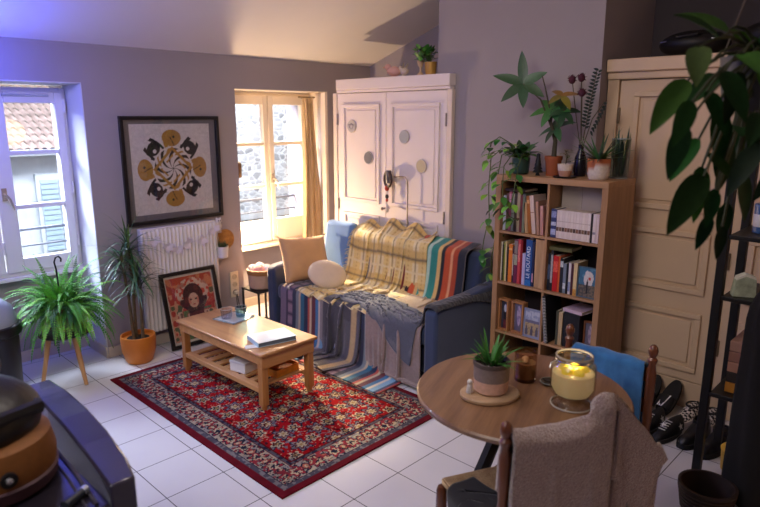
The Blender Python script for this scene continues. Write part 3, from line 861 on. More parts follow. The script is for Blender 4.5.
# top compartment by the window side
G = 'mixed paperbacks in the top compartment behind the trailing leaves'
rows = [(.006, .02, .235, '#c4cbdc', 0, None, 'pale blue-white thin paperback at the leafy end of the top compartment'),
        (.028, .017, .25, '#6d4a45', 0, None, 'dark brown paperback, second from the leafy end of the top compartment'),
        (.047, .019, .262, '#a0576c', 0, [(.72, .95, '#c98aa0')], 'dusty pink paperback with a lighter top, top compartment'),
        (.068, .02, .25, '#8f9a90', 0, [(.5, .6, '#d4d6cc')], 'grey-green paperback in the top compartment between pink and brown ones'),
        (.090, .018, .255, '#50443f', 0, None, 'blackish brown book among the upright ones of the top compartment'),
        (.110, .022, .262, '#b3a089', 0, [(.3, .36, '#6a4a3a')], 'beige paperback standing upright in the top compartment'),
        (.134, .016, .25, '#7c3d45', 0, None, 'dark red thin book upright in the top compartment'),
        (.152, .018, .255, '#7f8677', 0, None, 'olive grey book where the top compartment turns from upright to leaning books'),
        (.178, .022, .20, '#c09a70', -.10, None, 'short tan book leaning in the top compartment'),
        (.204, .022, .245, '#a2632f', -.12, [(.8, .9, '#d8a26a')], 'orange-brown leaning book in the top compartment'),
        (.230, .028, .25, '#d6bdb4', -.13, [(.55, .57, '#9a6a68')], 'thick pinkish white book leaning in the top compartment'),
        (.266, .018, .215, '#b58a76', -.10, None, 'faded salmon book leaning next to the thick pinkish one'),
        (.290, .022, .19, '#c08f86', -.06, None, 'short dusty rose book by the divider of the top compartment')]
for s, th, h, c, ti, bd, lb in rows: book(lb, G, 0, 0, s, th, h, c, tilt=ti, band=bd)
# matching volumes
G = 'matching white volumes in the second top compartment'
book('blue and white patterned thick volume starting the matching white set', None, 0, 1, .012, .036, .182, '#3c4370', d=.12, inset=.02, band=[(.1, .3, '#aab0d2'), (.42, .55, '#c3c6de'), (.7, .92, '#8e95c4')])
ords = ['first', 'second', 'third', 'fourth', 'fifth', 'sixth', 'seventh', 'eighth', 'ninth', 'tenth', 'eleventh', 'twelfth']
for k in range(12):
    book('%s white volume of the matching set, counted from the patterned blue one' % ords[k], G, 0, 1, .0505+k*.0187, .0182, .178, '#e2d5d2' if k % 2 else '#dccdcb', d=.12, inset=.02,
         band=[(.26, .40, ('#6d5148', '#7e6450', '#57463f', '#86604f')[k % 4]), (.60, .615, '#b4a09c')])
book('thin black volume standing after the white matching set', None, 0, 1, .2765, .010, .178, '#2a2628', d=.12, inset=.02)
book('single white volume beyond the thin black one, by the shelf side', None, 0, 1, .289, .019, .178, '#dccfd0', d=.12, inset=.02, band=[(.3, .38, '#8a8294')])
book('last pale volume squeezed against the shelf side', None, 0, 1, .310, .018, .178, '#d5c3c6', d=.12, inset=.02)
zb, yl = cell(0, 1)
sb = thing('storage_box', 'grey beige fabric storage box standing behind the matching white volumes', 'box', (SX+.145, yl-CW/2, zb))
MB().box(0, .2, -.16, .16, 0, .325).build('body', M('#a79c95', .9, var=.06, vs=4, bump=.2, bs=200), sb, bevel=.006)
MB().box(-.002, .0, -.11, -.108, .16, .32).box(-.002, .0, .02, .021, .16, .32).build('seam', M('#8d837d', .9), sb)
# second row
G = 'books in the second compartment below the trailing plant'
rows = [(.004, .008, .27, '#d8d0bf', None, 'cream thin booklet against the bookshelf side'), (.013, .012, .25, '#3a3b30', None, 'blackish green book beside the cream booklet'),
        (.026, .009, .27, '#7f8a2c', None, 'yellow-green thin book in the second compartment'), (.036, .011, .275, '#d9c48e', None, 'pale straw yellow book next to the yellow-green one'),
        (.050, .012, .24, '#2e2523', None, 'black book between the straw yellow and orange ones'), (.064, .028, .262, '#d97a2c', [(.85, .9, '#f0b070')], 'bright orange book in the second compartment'),
        (.094, .010, .25, '#3d2b33', [(.2, .8, '#b8a8a0')], 'dark thin book with a pale spine strip beside the orange one'), (.106, .026, .30, '#6d2447', [(.42, .66, '#a3a38c'), (.68, .97, '#8a7f78')], 'maroon book with a grey-green patterned upper spine'),
        (.134, .020, .305, '#c9474e', [(.5, .9, '#dd7a76')], 'coral red tall book in the second compartment'), (.156, .013, .30, '#8c1a24', None, 'deep red book behind the lilac booklet'),
        (.170, .022, .215, '#b9b2d8', None, 'short lilac white book leaning on the big blue one')]
for s, th, h, c, bd, lb in rows: book(lb, G, 1, 0, s, th, h, c, band=bd)
bb = book('thick blue book with a white lettered spine', None, 1, 0, .194, .046, .312, '#1f4f94', d=.17, band=[(.0, .12, '#2a6fb8')])
text_mesh('LE ROUTARD', .036, 'spine_lettering', M('#dfe6f0', .5, var=0), bb, Matrix.Translation((-.0015, .002, .165)) @ Matrix(((0, 0, -1, 0), (0, 1, 0, 0), (-1, 0, 0, 0), (0, 0, 0, 1))) @ Matrix.Rotation(rad(180), 4, 'Z') @ Matrix.Scale(-1, 4, (0, 0, 1)) if False else Matrix.Translation((-.0015, 0, .16)) @ Matrix(((0, 0, -1, 0), (0, 1, 0, 0), (1, 0, 0, 0), (0, 0, 0, 1))))
book('navy thin book right beside the thick blue lettered one', None, 1, 0, .243, .014, .30, '#232b52', band=[(.1, .3, '#b98aa0')])
zb, yl = cell(1, 0)
o = MB().box(0, .03, -.032, .032, 0, .325).build('wooden_board', WOOD('#a07a55', '#c9a47c', 'Z', 1.2, .5), bevel=.002, loc=(SX+.02, yl-.301, zb)); tag(o, 'pale wooden board standing on end by the bookshelf divider', 'board')
o = MB().prism([(-.014, 0), (.014, 0), (.010, .02), (.0, .024), (-.010, .02)], .012, lambda y, z, k: (k, y, z)).build('paper_figure', M('#e3e4e6', .7), loc=(SX+.06, yl-.217, zb+.3135)); tag(o, 'small white folded paper on top of the thick blue book', 'paper')
G = 'books in the second compartment on the closet side'
rows = [(.004, .018, .245, '#1d2230', [(.3, .7, '#4a5a7a')], 'black and slate book at the divider end'), (.023, .016, .265, '#2a2a30', [(.2, .9, '#a8a4a6')], 'dark book with a pale lettered spine beside the red one'),
        (.041, .034, .235, '#c21f24', [(.55, .85, '#e05a4a')], 'thick bright red book in the compartment of the framed tower picture'), (.077, .012, .235, '#d8602f', None, 'orange-red thin book next to the thick red one'),
        (.090, .022, .225, '#25262c', [(.75, .92, '#bfc3c6')], 'black book with a whitish top on its spine'), (.113, .020, .195, '#7b8794', [(.15, .35, '#c8ced4')], 'grey-blue book in the tower picture compartment'),
        (.134, .014, .20, '#17181d', None, 'thin black book between grey-blue and white ones'), (.149, .016, .205, '#d9d0cf', [(.1, .4, '#8a94b8')], 'white spined book in the tower picture compartment'),
        (.166, .016, .20, '#4d2a33', None, 'dark maroon book beside the cream one'), (.183, .024, .21, '#dcc493', [(.0, .2, '#c8924a')], 'cream yellow book next to the framed tower picture')]
for s, th, h, c, bd, lb in rows: book(lb, G, 1, 1, s, th, h, c, band=bd, d=.14)
zb, yl = cell(1, 1)
def flatbook(label, loc, dx, dy, t_, col, rz=0):
    o = thing('book', label, 'book', loc, rz)
    m = M(col, .5, var=.08, vs=20)
    b = MB(); b.box(0, dx, -dy/2, dy/2, 0, .003); b.box(0, dx, -dy/2, dy/2, t_-.003, t_); b.box(0, .003, -dy/2, dy/2, .003, t_-.003); b.build('cover', m, o, bevel=.001)
    MB().box(.0032, dx-.003, -dy/2+.003, dy/2-.003, .0032, t_-.0032).build('pages', mPage, o, smooth=False); return o
flatbook('olive book lying flat on top of the upright red and dark books', (SX+.03, yl-.085, zb+.268), .17, .15, .022, '#5c5a34', .08)
flatbook('dark brown book lying flat over the upright ones of the top compartment', (SX+.03, SY1-F-.09, cell(0, 0)[0]+.264), .17, .15, .02, '#3b2a25', .0)
# framed little pictures
def art_panel(name, w, h, nx, ny, fn, parent, off=(0, 0, 0), face='-x'):
    P = []; Cc = []
    for i in range(nx+1):
        r = []; k = []
        for j in range(ny+1):
            u, v = i/nx, j/ny
            r.append((off[0], off[1]+(.5-u)*w, off[2]+v*h)); k.append(lin(fn(u, v)))
        P.append(r); Cc.append(k)
    b = MB(); b.grid(P, Cc); return b.build(name, VC(.45, name='print'), parent, angle=0, colors=True)
def n2(u, v, s, k): return float(vnoise(np.array([u*s]), np.array([v*s]), k)[0])
def tower(u, v):
    if math.hypot(u-.62, (v-.64)*1.2) < .07: return '#c8402f'
    if abs(u-.5) < .05*(1.05-max(0, v-.15)) and .12 < v < .62: return '#22252e'
    if v < .42: return '#7d6f60' if n2(u, v, 18, 1) > .5 else '#585450'
    if math.hypot(u-.55, (v-.62)) < .25+.08*n2(u, v, 9, 4): return '#d9d3d2'
    return '#3f7396' if n2(u, v, 7, 3) > .4 else '#5f90ab'
def bridge(u, v):
    if min(u, 1-u, v, 1-v) < .06: return '#8f96b4'
    if v > .62: return '#b9bccb' if n2(u, v, 12, 6) > .45 else '#9aa0ba'
    a = (u*3) % 1-.5
    if v < .5 and math.hypot(a*1.1, v-.18) < .24: return '#5b5568'
    if v < .52: return '#b8a07c' if n2(u, v, 20, 2) > .4 else '#94805f'
    return '#6d6a86'
def figure1(u, v):
    if math.hypot(u-.55, (v-.72)*1.4) < .2: return '#c8ccdc'
    if abs(u-.55) < .22 and v < .6: return '#24242c' if v > .3 else '#6b2f35'
    return '#3a3d4d'
def figure2(u, v):
    if math.hypot((u-.5)*1.6, (v-.55)) < .36: return '#b9a6c0' if n2(u, v, 14, 5) > .45 else '#8f7fa4'
    return '#6f6a84'
def framed(label, loc, w, h, fn, rz=0, lean=0, fr='#a9754a', fw=.012, dep=.03, cat='picture'):
    o = thing('framed_picture', label, cat, loc, rz)
    b = MB()
    for (y0, y1, z0, z1) in ((-w/2, w/2, 0, fw), (-w/2, w/2, h-fw, h), (-w/2, -w/2+fw, fw, h-fw), (w/2-fw, w/2, fw, h-fw)): b.box(0, dep, y0, y1, z0, z1)
    b.build('frame', M(fr, .5, var=.1, vs=12), o, bevel=.001)
    MB().box(dep*.5, dep*.9, -w/2+fw, w/2-fw, fw, h-fw).build('backing', M('#4a3a30', .8), o, smooth=False)
    art_panel('print', w-2*fw, h-2*fw, 30, 40, fn, o, (dep*.45, 0, fw)); o.rotation_euler.y = lean
    return o
framed('small framed picture of a dark tower under a blue sky on the bookshelf', (SX+.03, yl-.272, zb), .125, .195, tower, 0, .05, '#4a6478', .006, .012)
zb, yl = cell(2, 0)
framed('narrow wooden box frame with a dark figure at the end of the third compartment', (SX+.02, yl-.045, zb), .085, .225, figure1, -.15, 0, '#a9754a', .012, .05)
framed('wooden box frame with a lilac figure beside the bridge picture', (SX+.03, yl-.150, zb), .10, .225, figure2, -.12, 0, '#a9754a', .013, .05)
framed('picture of stone arches in a lilac border leaning in the third compartment', (SX+.02, yl-.268, zb), .125, .2, bridge, 0, .06, '#8f94ae', .005, .01)
zb, yl = cell(2, 1)
nb = thing('spiral_notebook', 'black notebook with a white spiral spine leaning by the bookshelf divider', 'notebook', (SX-.005, yl-.040, zb+.003)); nb.rotation_euler.x = -.11
MB().box(0, .21, -.009, .009, 0, .315).build('cover', M('#1b1b20', .6, var=.05), nb, bevel=.001)
b = MB()
for k in range(30): b.ring(.0105, .0018, (0, 0, .012+k*.010), None, 12, 4)
b.build('spiral', M('#d5d6da', .35, var=0), nb)
G = 'third compartment books by the notebook'
book('olive dark book next to the spiral notebook', None, 2, 1, .085, .016, .23, '#4a4c3a', inset=.03)
book('plain beige book standing by the big black box', None, 2, 1, .103, .026, .225, '#b59d76', inset=.03)
xb = thing('archive_box', 'big black archive box in the third compartment with a magazine on top', 'box', (SX+.03, yl-.190, zb))
MB().box(0, .24, -.056, .056, 0, .232).build('body', M('#15161c', .5, var=.05), xb, bevel=.003)
b = MB(); b.ring(.013, .002, (-.001, 0, .10), Matrix.Rotation(rad(90), 3, 'Y'), 20, 6); b.build('finger_ring', M('#77777c', .3, metal=.8), xb)
flatbook('pinkish white magazine lying on the big black box', (SX+.035, yl-.19, zb+.2335), .19, .14, .022, '#cbb2c2', -.15)
framed('small wooden framed photo at the closet end of the third compartment', (SX+.08, yl-.293, zb), .085, .19, figure2, .0, 0, '#7b4a30', .012, .02)
zb, yl = cell(3, 0)
bk_ = thing('wicker_basket', 'brown wicker basket in the lowest compartment of the bookshelf', 'basket', (SX+.19, yl-.16, zb))
b = MB(); b.lathe([(0, 0), (.115, 0), (.145, .16), (.138, .16), (.11, .012), (0, .01)], 40, sx=1.05); b.build('body', M('#8d6238', .8, var=.35, vs=30, bump=.8, bs=70), bk_)
b = MB()
for k in range(9): b.ring(.119+k*.0032, .006, (0, 0, .01+k*.017), None, 44, 6, sx=1.05)
b.build('weave', M('#9a6c40', .8, var=.3, vs=40), bk_)
zb, yl = cell(3, 1)
o = MB().box(0, .3, -.15, .15, 0, .24).build('storage_box', M('#6a5040', .8, var=.06), bevel=.006, loc=(SX+.03, yl-.17, zb)); tag(o, 'brown storage box in the lowest compartment behind the dining chair', 'box')

# ------------------------------------------------------------------ round dining table
TC = (2.10, 1.22)
wTab = WOOD('#6b4c36', '#94704f', 'X', .8, .38, coat=.25); mBlk = M('#17171a', .4, var=.05)
rt = thing('round_table', 'round brown wooden dining table with black splayed legs', 'table', (TC[0], TC[1], 0), rad(20))
b = MB(); b.lathe([(0, .712), (.418, .712), (.430, .718), (.432, .732), (.426, .74), (0, .74)], 72); b.build('tabletop', wTab, rt)
b = MB(); b.lathe([(0, .69), (.10, .69), (.10, .7115), (0, .7115)], 24); b.build('mount', mBlk, rt)
for k in range(4):
    a = PI/2*k+PI/4
    b = MB(); b.tube([(.05*math.cos(a), .05*math.sin(a), .70), (.36*math.cos(a), .36*math.sin(a), .012)], .024, 4); b.build('leg', mBlk, rt)
    
# things on the table
ch = thing('serving_board', 'round wooden board under the two-tone plant pot', 'board', (1.965, 1.285, .7415), rad(-35))
b = MB(); b.lathe([(0, 0), (.096, 0), (.1, .004), (.1, .014), (.096, .018), (0, .018)], 44, sx=1.22, sy=.98); b.build('board', WOOD('#a08264', '#bfa07c', 'X', 1, .5), ch)
pt = thing('potted_plant', 'spiky green plant in a taupe and pink pot on the wooden board', 'potted plant', (1.975, 1.288, .7605))
b = MB()
prof = [(0, 0), (.058, 0), (.068, .008), (.0705, .055)]
b.lathe(prof, 36, col=lin('#dfb4a0')); b.lathe([(.0705, .055), (.072, .10), (.074, .125), (.068, .125), (.066, .10)], 36, col=lin('#8d7d78')); b.build('pot', VC(.6, name='glaze'), pt, colors=True)
b = MB(); b.lathe([(.0742, .113), (.0755, .118), (.0755, .130), (.070, .132), (.066, .118)], 36); b.build('rim', M('#5e5350', .6), pt)
b = MB(); b.lathe([(0, .112), (.067, .112)], 24); b.build('soil', M('#241a14', .95, bump=.6, bs=80), pt)
b = MB(); rnd = random.Random(3)
for k in range(46):
    a = rnd.uniform(0, 2*PI); el = rnd.uniform(.55, 1.4); r0 = rnd.uniform(0, .035)
    b.leaf((r0*math.cos(a), r0*math.sin(a), .112), (math.cos(a)*math.cos(el), math.sin(a)*math.cos(el), math.sin(el)), (0, 0, 1), rnd.uniform(.07, .15), .012, rnd.uniform(.2, .9), 6, .3, col=None)
b.build('leaves', M('#3f7a35', .45, var=.4, vs=14), pt, angle=0)
ta = thing('tassel', 'small white cotton tassel lying against the two-tone pot', 'tassel', (1.895, 1.335, .7605))
b = MB()
for k in range(26):
    a = rnd.uniform(0, 2*PI); r = rnd.uniform(.0, .016)
    b.tube([(0, 0, .045), (r*.8*math.cos(a), r*.8*math.sin(a), .03), (r*math.cos(a)*1.2, r*math.sin(a)*1.2, .002)], [.003, .003, .002], 5)
b.build('threads', M('#d8d2cc', .95), ta); b = MB(); b.ball((0, 0, .047), .011); b.build('knot', M('#d8d2cc', .95), ta)
cg = thing('glass_candle', 'candle in a straight brown glass beside the spiky plant', 'candle', (2.20, 1.265, .7415)); cg.scale = (1.08, 1.08, 1.15)
b = MB(); b.lathe([(0, 0), (.040, 0), (.043, .003), (.044, .11), (.0415, .11), (.040, .012), (0, .010)], 32); b.build('tumbler', glass('#e8d8c8', 0), cg)
b = MB(); b.lathe([(0, .0125), (.0392, .0125), (.0398, .07), (.02, .069), (0, .07)], 32); b.build('wax', M('#a58c6c', .5, var=.1, sss=.2), cg)
b = MB(); b.tube([(0, 0, .068), (.002, 0, .08)], .0015, 6); b.build('wick', M('#2a2018', .9), cg)
b = MB(); b.ball((.01, .008, .079), (.016, .014, .009)); b.ball((-.012, -.006, .077), (.012, .012, .008)); b.build('wax_chips', M('#d9c3a0', .6), cg)
jr = thing('jar_candle', 'large glass jar holding a pale yellow candle on the round table', 'candle', (2.12, 1.01, .7415)); jr.scale = (1.12, 1.12, 1.25)
b = MB(); b.lathe([(0, 0), (.066, 0), (.070, .006), (.062, .016), (.05, .024), (.055, .03), (.073, .045), (.077, .06), (.077, .125), (.073, .138), (.060, .148), (.058, .152), (.062, .157), (.064, .166), (.061, .168), (.057, .16), (.055, .15), (.072, .13), (.073, .06), (.06, .04), (0, .036)], 40); b.build('jar', glass('#f3efe6'), jr)
b = MB(); b.lathe([(0, .0385), (.058, .041), (.0705, .06), (.0708, .110), (.06, .113), (.03, .111), (0, .108)], 36); b.build('wax', M('#f3dfae', .4, var=.05, sss=.3, emis=.2), jr)  # weak emission puts the candlelight into the wax itself
b = MB()
for k in range(5):
    a = 2*PI*k/5+.4; b.ball((.03*math.cos(a), .03*math.sin(a), .116), (.026, .018, .014), M=rotz(a))
b.build('wax_melts', M('#f5dc4a', .35, var=.05, emis=.25), jr)  # melts emit a little too, as part of the added candle glow
b = MB(); b.ring(.060, .0035, (0, 0, .163), None, 36, 8); b.ring(.070, .003, (0, 0, .004), None, 36, 8); b.build('rim', M('#c9c6c0', .12, var=0, alpha=.75), jr)
b = MB(); b.ring(.063, .002, (0, 0, .153), None, 36, 6); b.tube([(.063, 0, .153), (.085, .0, .14), (.082, .01, .12)], .002, 6); b.tube([(-.05, .04, .150), (-.068, .05, .145), (-.075, .05, .13)], .003, 6); b.build('wire_clasp', M('#b9b6b2', .25, metal=.9), jr)
ds = thing('coaster', 'tiny round glass saucer between the two candles', 'saucer', (2.235, 1.165, .7415))
b = MB(); b.lathe([(0, 0), (.03, 0), (.042, .012), (.039, .013), (.028, .004), (0, .003)], 28); b.build('dish', glass('#aab0a8'), ds); b = MB(); b.ring(.0405, .002, (0, 0, .0125)); b.build('rim', M('#9aa09c', .15, metal=.4, var=0), ds)

# ------------------------------------------------------------------ rush-seated chairs
wDark = WOOD('#4a2618', '#7a4426', 'Z', 1.2, .28, coat=.5); wDarkX = WOOD('#4a2618', '#7a4426', 'X', 1.2, .28, coat=.5)
def make_chair(label, loc, rz):
    """faces +y, back posts at y = -.2"""
    t_ = thing('dining_chair', label, 'chair', loc, rz)
    for sx_ in (-1, 1):
        x = sx_*.193
        b = MB(); b.lathe([(0, 0), (.014, 0), (.018, .06), (.015, .16), (.021, .30), (.021, .46), (.0165, .50), (.021, .56), (.0165, .60), (.0205, .66), (.0205, .76), (.015, .80), (.021, .815), (.021, .822), (.012, .832), (.019, .848), (.021, .862), (.017, .878), (.008, .888), (0, .89)], 16, (x, -.2, 0)); b.build('back_post', wDark, t_)
        b = MB(); b.lathe([(0, 0), (.013, 0), (.018, .06), (.015, .16), (.022, .32), (.021, .40), (.015, .418), (0, .42)], 16, (x*1.12, .2, 0)); b.build('front_leg', wDark, t_)
        b = MB(); b.tube([(x, -.2, .2), (x*1.06, 0, .2), (x*1.12, .2, .2)], [.009, .013, .009], 8); b.build('stretcher', wDark, t_)
    b = MB(); b.tube([(-.215, .2, .26), (0, .2, .26), (.215, .2, .26)], [.009, .013, .009], 8); b.build('stretcher', wDarkX, t_)
    for z in (.60, .745):
        b = MB()
        pts = [(-.185+.37*k/8, -.2-.018*math.sin(PI*k/8)) for k in range(9)]
        P = [[(x, y-.006, z-.03), (x, y-.006, z+.03+.012*math.sin(PI*k/8)), (x, y+.006, z+.03+.012*math.sin(PI*k/8)), (x, y+.006, z-.03), (x, y-.006, z-.03)] for k, (x, y) in enumerate(pts)]
        b.grid(P); b.build('slat', wDarkX, t_)
    b = MB(); n = 16; P = []
    for i in range(n+1):
        r = []
        for j in range(n+1):
            u, v = -1+2*i/n, -1+2*j/n
            w = .5*(1.0+.06*(v+1))
            r.append((u*w*.39, v*.205, .455-.012*(1-u*u)*(1-v*v)))
        P.append(r)
    b.grid(P); o = b.build('seat', NT_rush(), t_, angle=0)
    m = o.modifiers.new('t', 'SOLIDIFY'); m.thickness = .035; m.offset = -1
    b = o.modifiers.new('b', 'BEVEL'); b.width = .012; b.segments = 3
    return t_
def NT_rush():
    if 'rush' in _mc: return _mc['rush']
    t = NT('rush'); tc = t.node('ShaderNodeTexCoord'); s = t.node('ShaderNodeSeparateXYZ'); t.link(tc.outputs['Object'], s.inputs[0])
    ax = t.math('ABSOLUTE', s.outputs[0]); ay = t.math('ABSOLUTE', s.outputs[1])
    k = t.math('MAXIMUM', ax, ay); w = t.math('SINE', t.math('MULTIPLY', k, 900))
    t.set(Base_Color=t.ramp(t.math('ADD', t.math('MULTIPLY', w, .35), t.noise(t.coord(), 30)), [(.2, lin('#8f6a3c')), (.8, lin('#d7b98a'))]), Roughness=.8); t.bump(w, .6, .004)
    _mc['rush'] = t.m; return t.m
CH1 = ((1.755+.086, .883+.181, 0), rad(-25.4))
CH2 = ((2.605-.2, 1.08, 0), rad(90))
make_chair('dark turned wooden chair with a rush seat under the fleece jacket', *CH1)
make_chair('dark turned wooden chair by the bookshelf with a blue towel on its back', *CH2)

# fleece jacket over the chair nearest the camera
c25, s25 = math.cos(rad(-25.4)), math.sin(rad(-25.4))
def to_w(P, loc, rz):
    R = np.array([[math.cos(rz), -math.sin(rz), 0], [math.sin(rz), math.cos(rz), 0], [0, 0, 1]]); return P @ R.T+np.array(loc)
colls = [sdf_box((.0, -.205, .68), (.205, .024, .155), .022), sdf_ball((.193, -.2, .875), .030), sdf_box((.193, -.2, .6), (.024, .024, .28), .022), sdf_box((0, 0, .43), (.22, .21, .03), .02), sdf_floor(.01)]
nu, nv = 74, 84
def ridge(x):      # the jacket's top line: along the rail, up over the post, then down its hanging sleeve
    q = [(-.175, .875), (-.10, .850), (.0, .838), (.10, .835), (.140, .885), (.180, .935), (.235, .935), (.285, .890), (.34, .82), (.42, .735), (.50, .60)]
    for (a, za), (c, zc) in zip(q, q[1:]):
        if x <= c: return za+(zc-za)*(x-a)/(c-a)
    return q[-1][1]
JR = 18
def jk0(x, s):
    """s < 0 hangs on the seat side, s > 0 on the outer side"""
    z = ridge(x); off = .026+.03*min(1, abs(s)/.2)
    wv = .014*math.sin(x*34+s*6)+.010*math.sin(x*17-s*11)
    if abs(s) < 1e-6: return (x, -.203, z)
    return (x+.03*s*math.sin(x*9), -.203+(off if s < 0 else -off)+(wv if abs(s) > .06 else 0), z-abs(s)*.97)
vs0 = [-.22+.22*j/JR for j in range(JR)]+[.70*(j-JR)/(nv-1-JR) for j in range(JR, nv)]
P0 = np.array([[jk0(-.175+.665*i/(nu-1), s) for s in vs0] for i in range(nu)], float)
Xj = drape(P0, .82/(nu-1), .0121, colls, 60, 8, .016, .35, bend=.3, pins=(slice(None), slice(JR, JR+1)), jitter=.003, seed=11)
Xj = to_w(Xj, *CH1)
t = NT('sherpa'); f1 = t.noise(t.coord(), 130, 4, .7); v_ = t.node('ShaderNodeTexVoronoi'); v_.inputs['Scale'].default_value = 150; t.link(t.coord(), v_.inputs['Vector'])
t.set(Base_Color=t.ramp(f1, [(.3, lin('#86716d')), (.7, lin('#c4aea6'))]), Roughness=1, Sheen_Weight=.8, Sheen_Roughness=.4)
t.bump(t.math('ADD', t.math('MULTIPLY', f1, .6), t.math('MULTIPLY', v_.outputs['Distance'], .5)), 1.0, .012)
jk = cloth_obj('fleece_jacket', Xj, t.m, None, solid=.018, subd=1)
tag(jk, 'greyish pink fluffy fleece jacket hung over the back of the near chair', 'jacket')
n_ = len(Xj)
b = MB()
for i in (int(nu*.62),):                    # sleeve seam
    b.tube([tuple(Xj[i, j]+np.array((-.008, -.014, .006))) for j in range(JR+2, nv, 2)], .006, 6)
b.build('seam', M('#8a7672', 1, sheen=.5), jk)
# black bag slung on the chair
nu2, nv2 = 30, 44
def sc0(x, s):
    q = x+.012*math.sin(s*30)
    if s < .30: return (q-.02*s, -.165+.008*math.sin(x*60), .80-s)
    return (q-.28*(s-.3), -.16+(s-.30)*.8, .50+.02*math.sin(x*50+s*20))
P0 = np.array([[sc0(-.178+.15*i/(nu2-1), .62*j/(nv2-1)) for j in range(nv2)] for i in range(nu2)], float)
Xb = drape(P0, .20/(nu2-1), .64/(nv2-1), [sdf_box((0, 0, .435), (.225, .22, .03), .02), sdf_box((0, -.205, .68), (.2, .02, .12), .015)], 50, 8, .008, .5, jitter=.003, seed=3, pins=(slice(None), slice(0, 2)))
o = cloth_obj('black_scarf', to_w(Xb, *CH1), M('#121216', .9, var=.1, sheen=.2), None, solid=.01)
tag(o, 'black scarf hanging down the chair back onto the rush seat beside the jacket', 'scarf')

# blue towel
nu, nv = 56, 56
colls = [sdf_box((.0, -.205, .68), (.18, .026, .118), .024), sdf_box((0, 0, .43), (.22, .21, .03), .02), sdf_box((.193, -.2, .44), (.024, .024, .45), .02), sdf_box((-.193, -.2, .44), (.024, .024, .45), .02)]
def tw0(x, s):
    off = .030+.01*math.sin(x*40)
    if abs(s) < 1e-6: return (x, -.215, .802+.012*math.sin(PI*(x+.165)/.33)+.004*math.sin(x*50))
    return (x, -.215+(off if s < 0 else -off), .80-abs(s))
TR = 30
vs1 = [-.30+.30*j/TR for j in range(TR)]+[.26*(j-TR)/(nv-1-TR) for j in range(TR, nv)]
P0 = np.array([[tw0(-.165+.33*i/(nu-1), s) for s in vs1] for i in range(nu)], float)
Xt = drape(P0, .37/(nu-1), .0102, colls, 50, 8, .008, .4, bend=.25, pins=(slice(None), slice(TR, TR+1)), jitter=.002, seed=13)
t = NT('towel'); t.set(Base_Color=t.ramp(t.noise(t.coord(), 9, 4), [(.3, lin('#1f5b96')), (.7, lin('#3f86c4'))]), Roughness=.95, Sheen_Weight=.5); t.bump(t.noise(t.coord(), 240, 3), .5, .004)
o = cloth_obj('towel', to_w(Xt, *CH2), t.m, None, solid=.010); tag(o, 'bright blue towel folded over the back of the chair by the bookshelf', 'towel')
# ------------------------------------------------------------------ plants and pots
rnd = random.Random(11)
mFern = M('#4f9a35', .5, var=.45, vs=9); mLeafD = M('#2c5a2c', .45, var=.4, vs=12); mLeafM = M('#3f7a38', .45, var=.4, vs=12)
mSoil = M('#241a14', .95, bump=.6, bs=80, var=.3, vs=40)
wLeg = WOOD('#a87848', '#c79a68', 'Z', 1, .5)
FS = (1.40, 4.43)
ps = thing('plant_stool', 'round dark plant stool on splayed wooden legs below the white window', 'stool', (*FS, 0), rad(25))
b = MB(); b.lathe([(0, .365), (.165, .365), (.172, .37), (.172, .392), (.165, .396), (0, .396)], 40); b.build('seat', M('#2c2626', .5, var=.1), ps)
for k in range(3):
    a = 2*PI*k/3+rad(20)
    b = MB(); b.tube([(.10*math.cos(a), .10*math.sin(a), .3645), (.175*math.cos(a), .175*math.sin(a), .012)], [.019, .013], 12); b.build('leg', wLeg, ps)
fp = thing('potted_fern', 'big bushy bright green fern in a brown pot on the plant stool', 'potted plant', (*FS, .397))
b = MB(); b.lathe([(0, 0), (.085, 0), (.095, .01), (.118, .15), (.123, .155), (.123, .17), (.113, .17), (.108, .15), (0, .14)], 36); b.build('pot', M('#8a5638', .6, var=.15, vs=8), fp)
b = MB(); b.tube([(0, .02, .13), (-.004, .02, .42), (-.012, .02, .475), (.0, .02, .505), (.02, .02, .51), (.034, .02, .49), (.03, .02, .47)], .006, 8); b.build('hanging_hook', M('#25262c', .4, metal=.6), fp)
def frond(b, base, az, el, L, W, droop, n=26, col=None):
    d = Vector((math.cos(az)*math.cos(el), math.sin(az)*math.cos(el), math.sin(el))); p = Vector(base); pts = []
    for i in range(n+1):
        pts.append((p.copy(), d.copy()))
        d = (d+Vector((0, 0, -droop*(1.0+1.0*i/n)/n))).normalized(); p = p+d*(L/n)
    b.tube([q for q, _ in pts[::4]]+[pts[-1][0]], .0022, 4, col=col)
    for i in range(3, n):
        q, d = pts[i]; t_ = i/n
        s_ = d.cross(Vector((0, 0, 1)))
        if s_.length < 1e-3: continue
        s_.normalize(); u_ = s_.cross(d).normalized()
        ll = W*(1-t_**2.2)*(.35+.65*min(1, t_*4)); w = L/n*.42
        for sg in (-1, 1):
            o_ = s_*sg; tip = q+o_*ll+d*ll*.35-u_*ll*.18+u_*rnd.uniform(-.1, .1)*ll
            mid = q+o_*ll*.5+d*ll*.2
            c = tuple(x*rnd.uniform(.75, 1.25) for x in col)
            b.add([q-d*w*.4, mid-d*w, tip, mid+d*w], [(0, 1, 2, 3)], c)
b = MB()
for k in range(230):
    az = rnd.uniform(0, 2*PI); el = rnd.choice((rnd.uniform(.8, 1.4), rnd.uniform(.4, 1.0), rnd.uniform(.05, .6)))
    L_ = rnd.uniform(.27, .45)
    c = lin(rnd.choice(('#6cbc3e', '#58a834', '#88d04c', '#3f8a2c', '#2a6424')))
    frond(b, (rnd.uniform(-.07, .07), rnd.uniform(-.07, .07), .14), az, el, L_, rnd.uniform(.028, .040), rnd.uniform(.7, 2.1), 24, c)
b.build('fronds', VC(.5, name='fern'), fp, angle=0, colors=True)

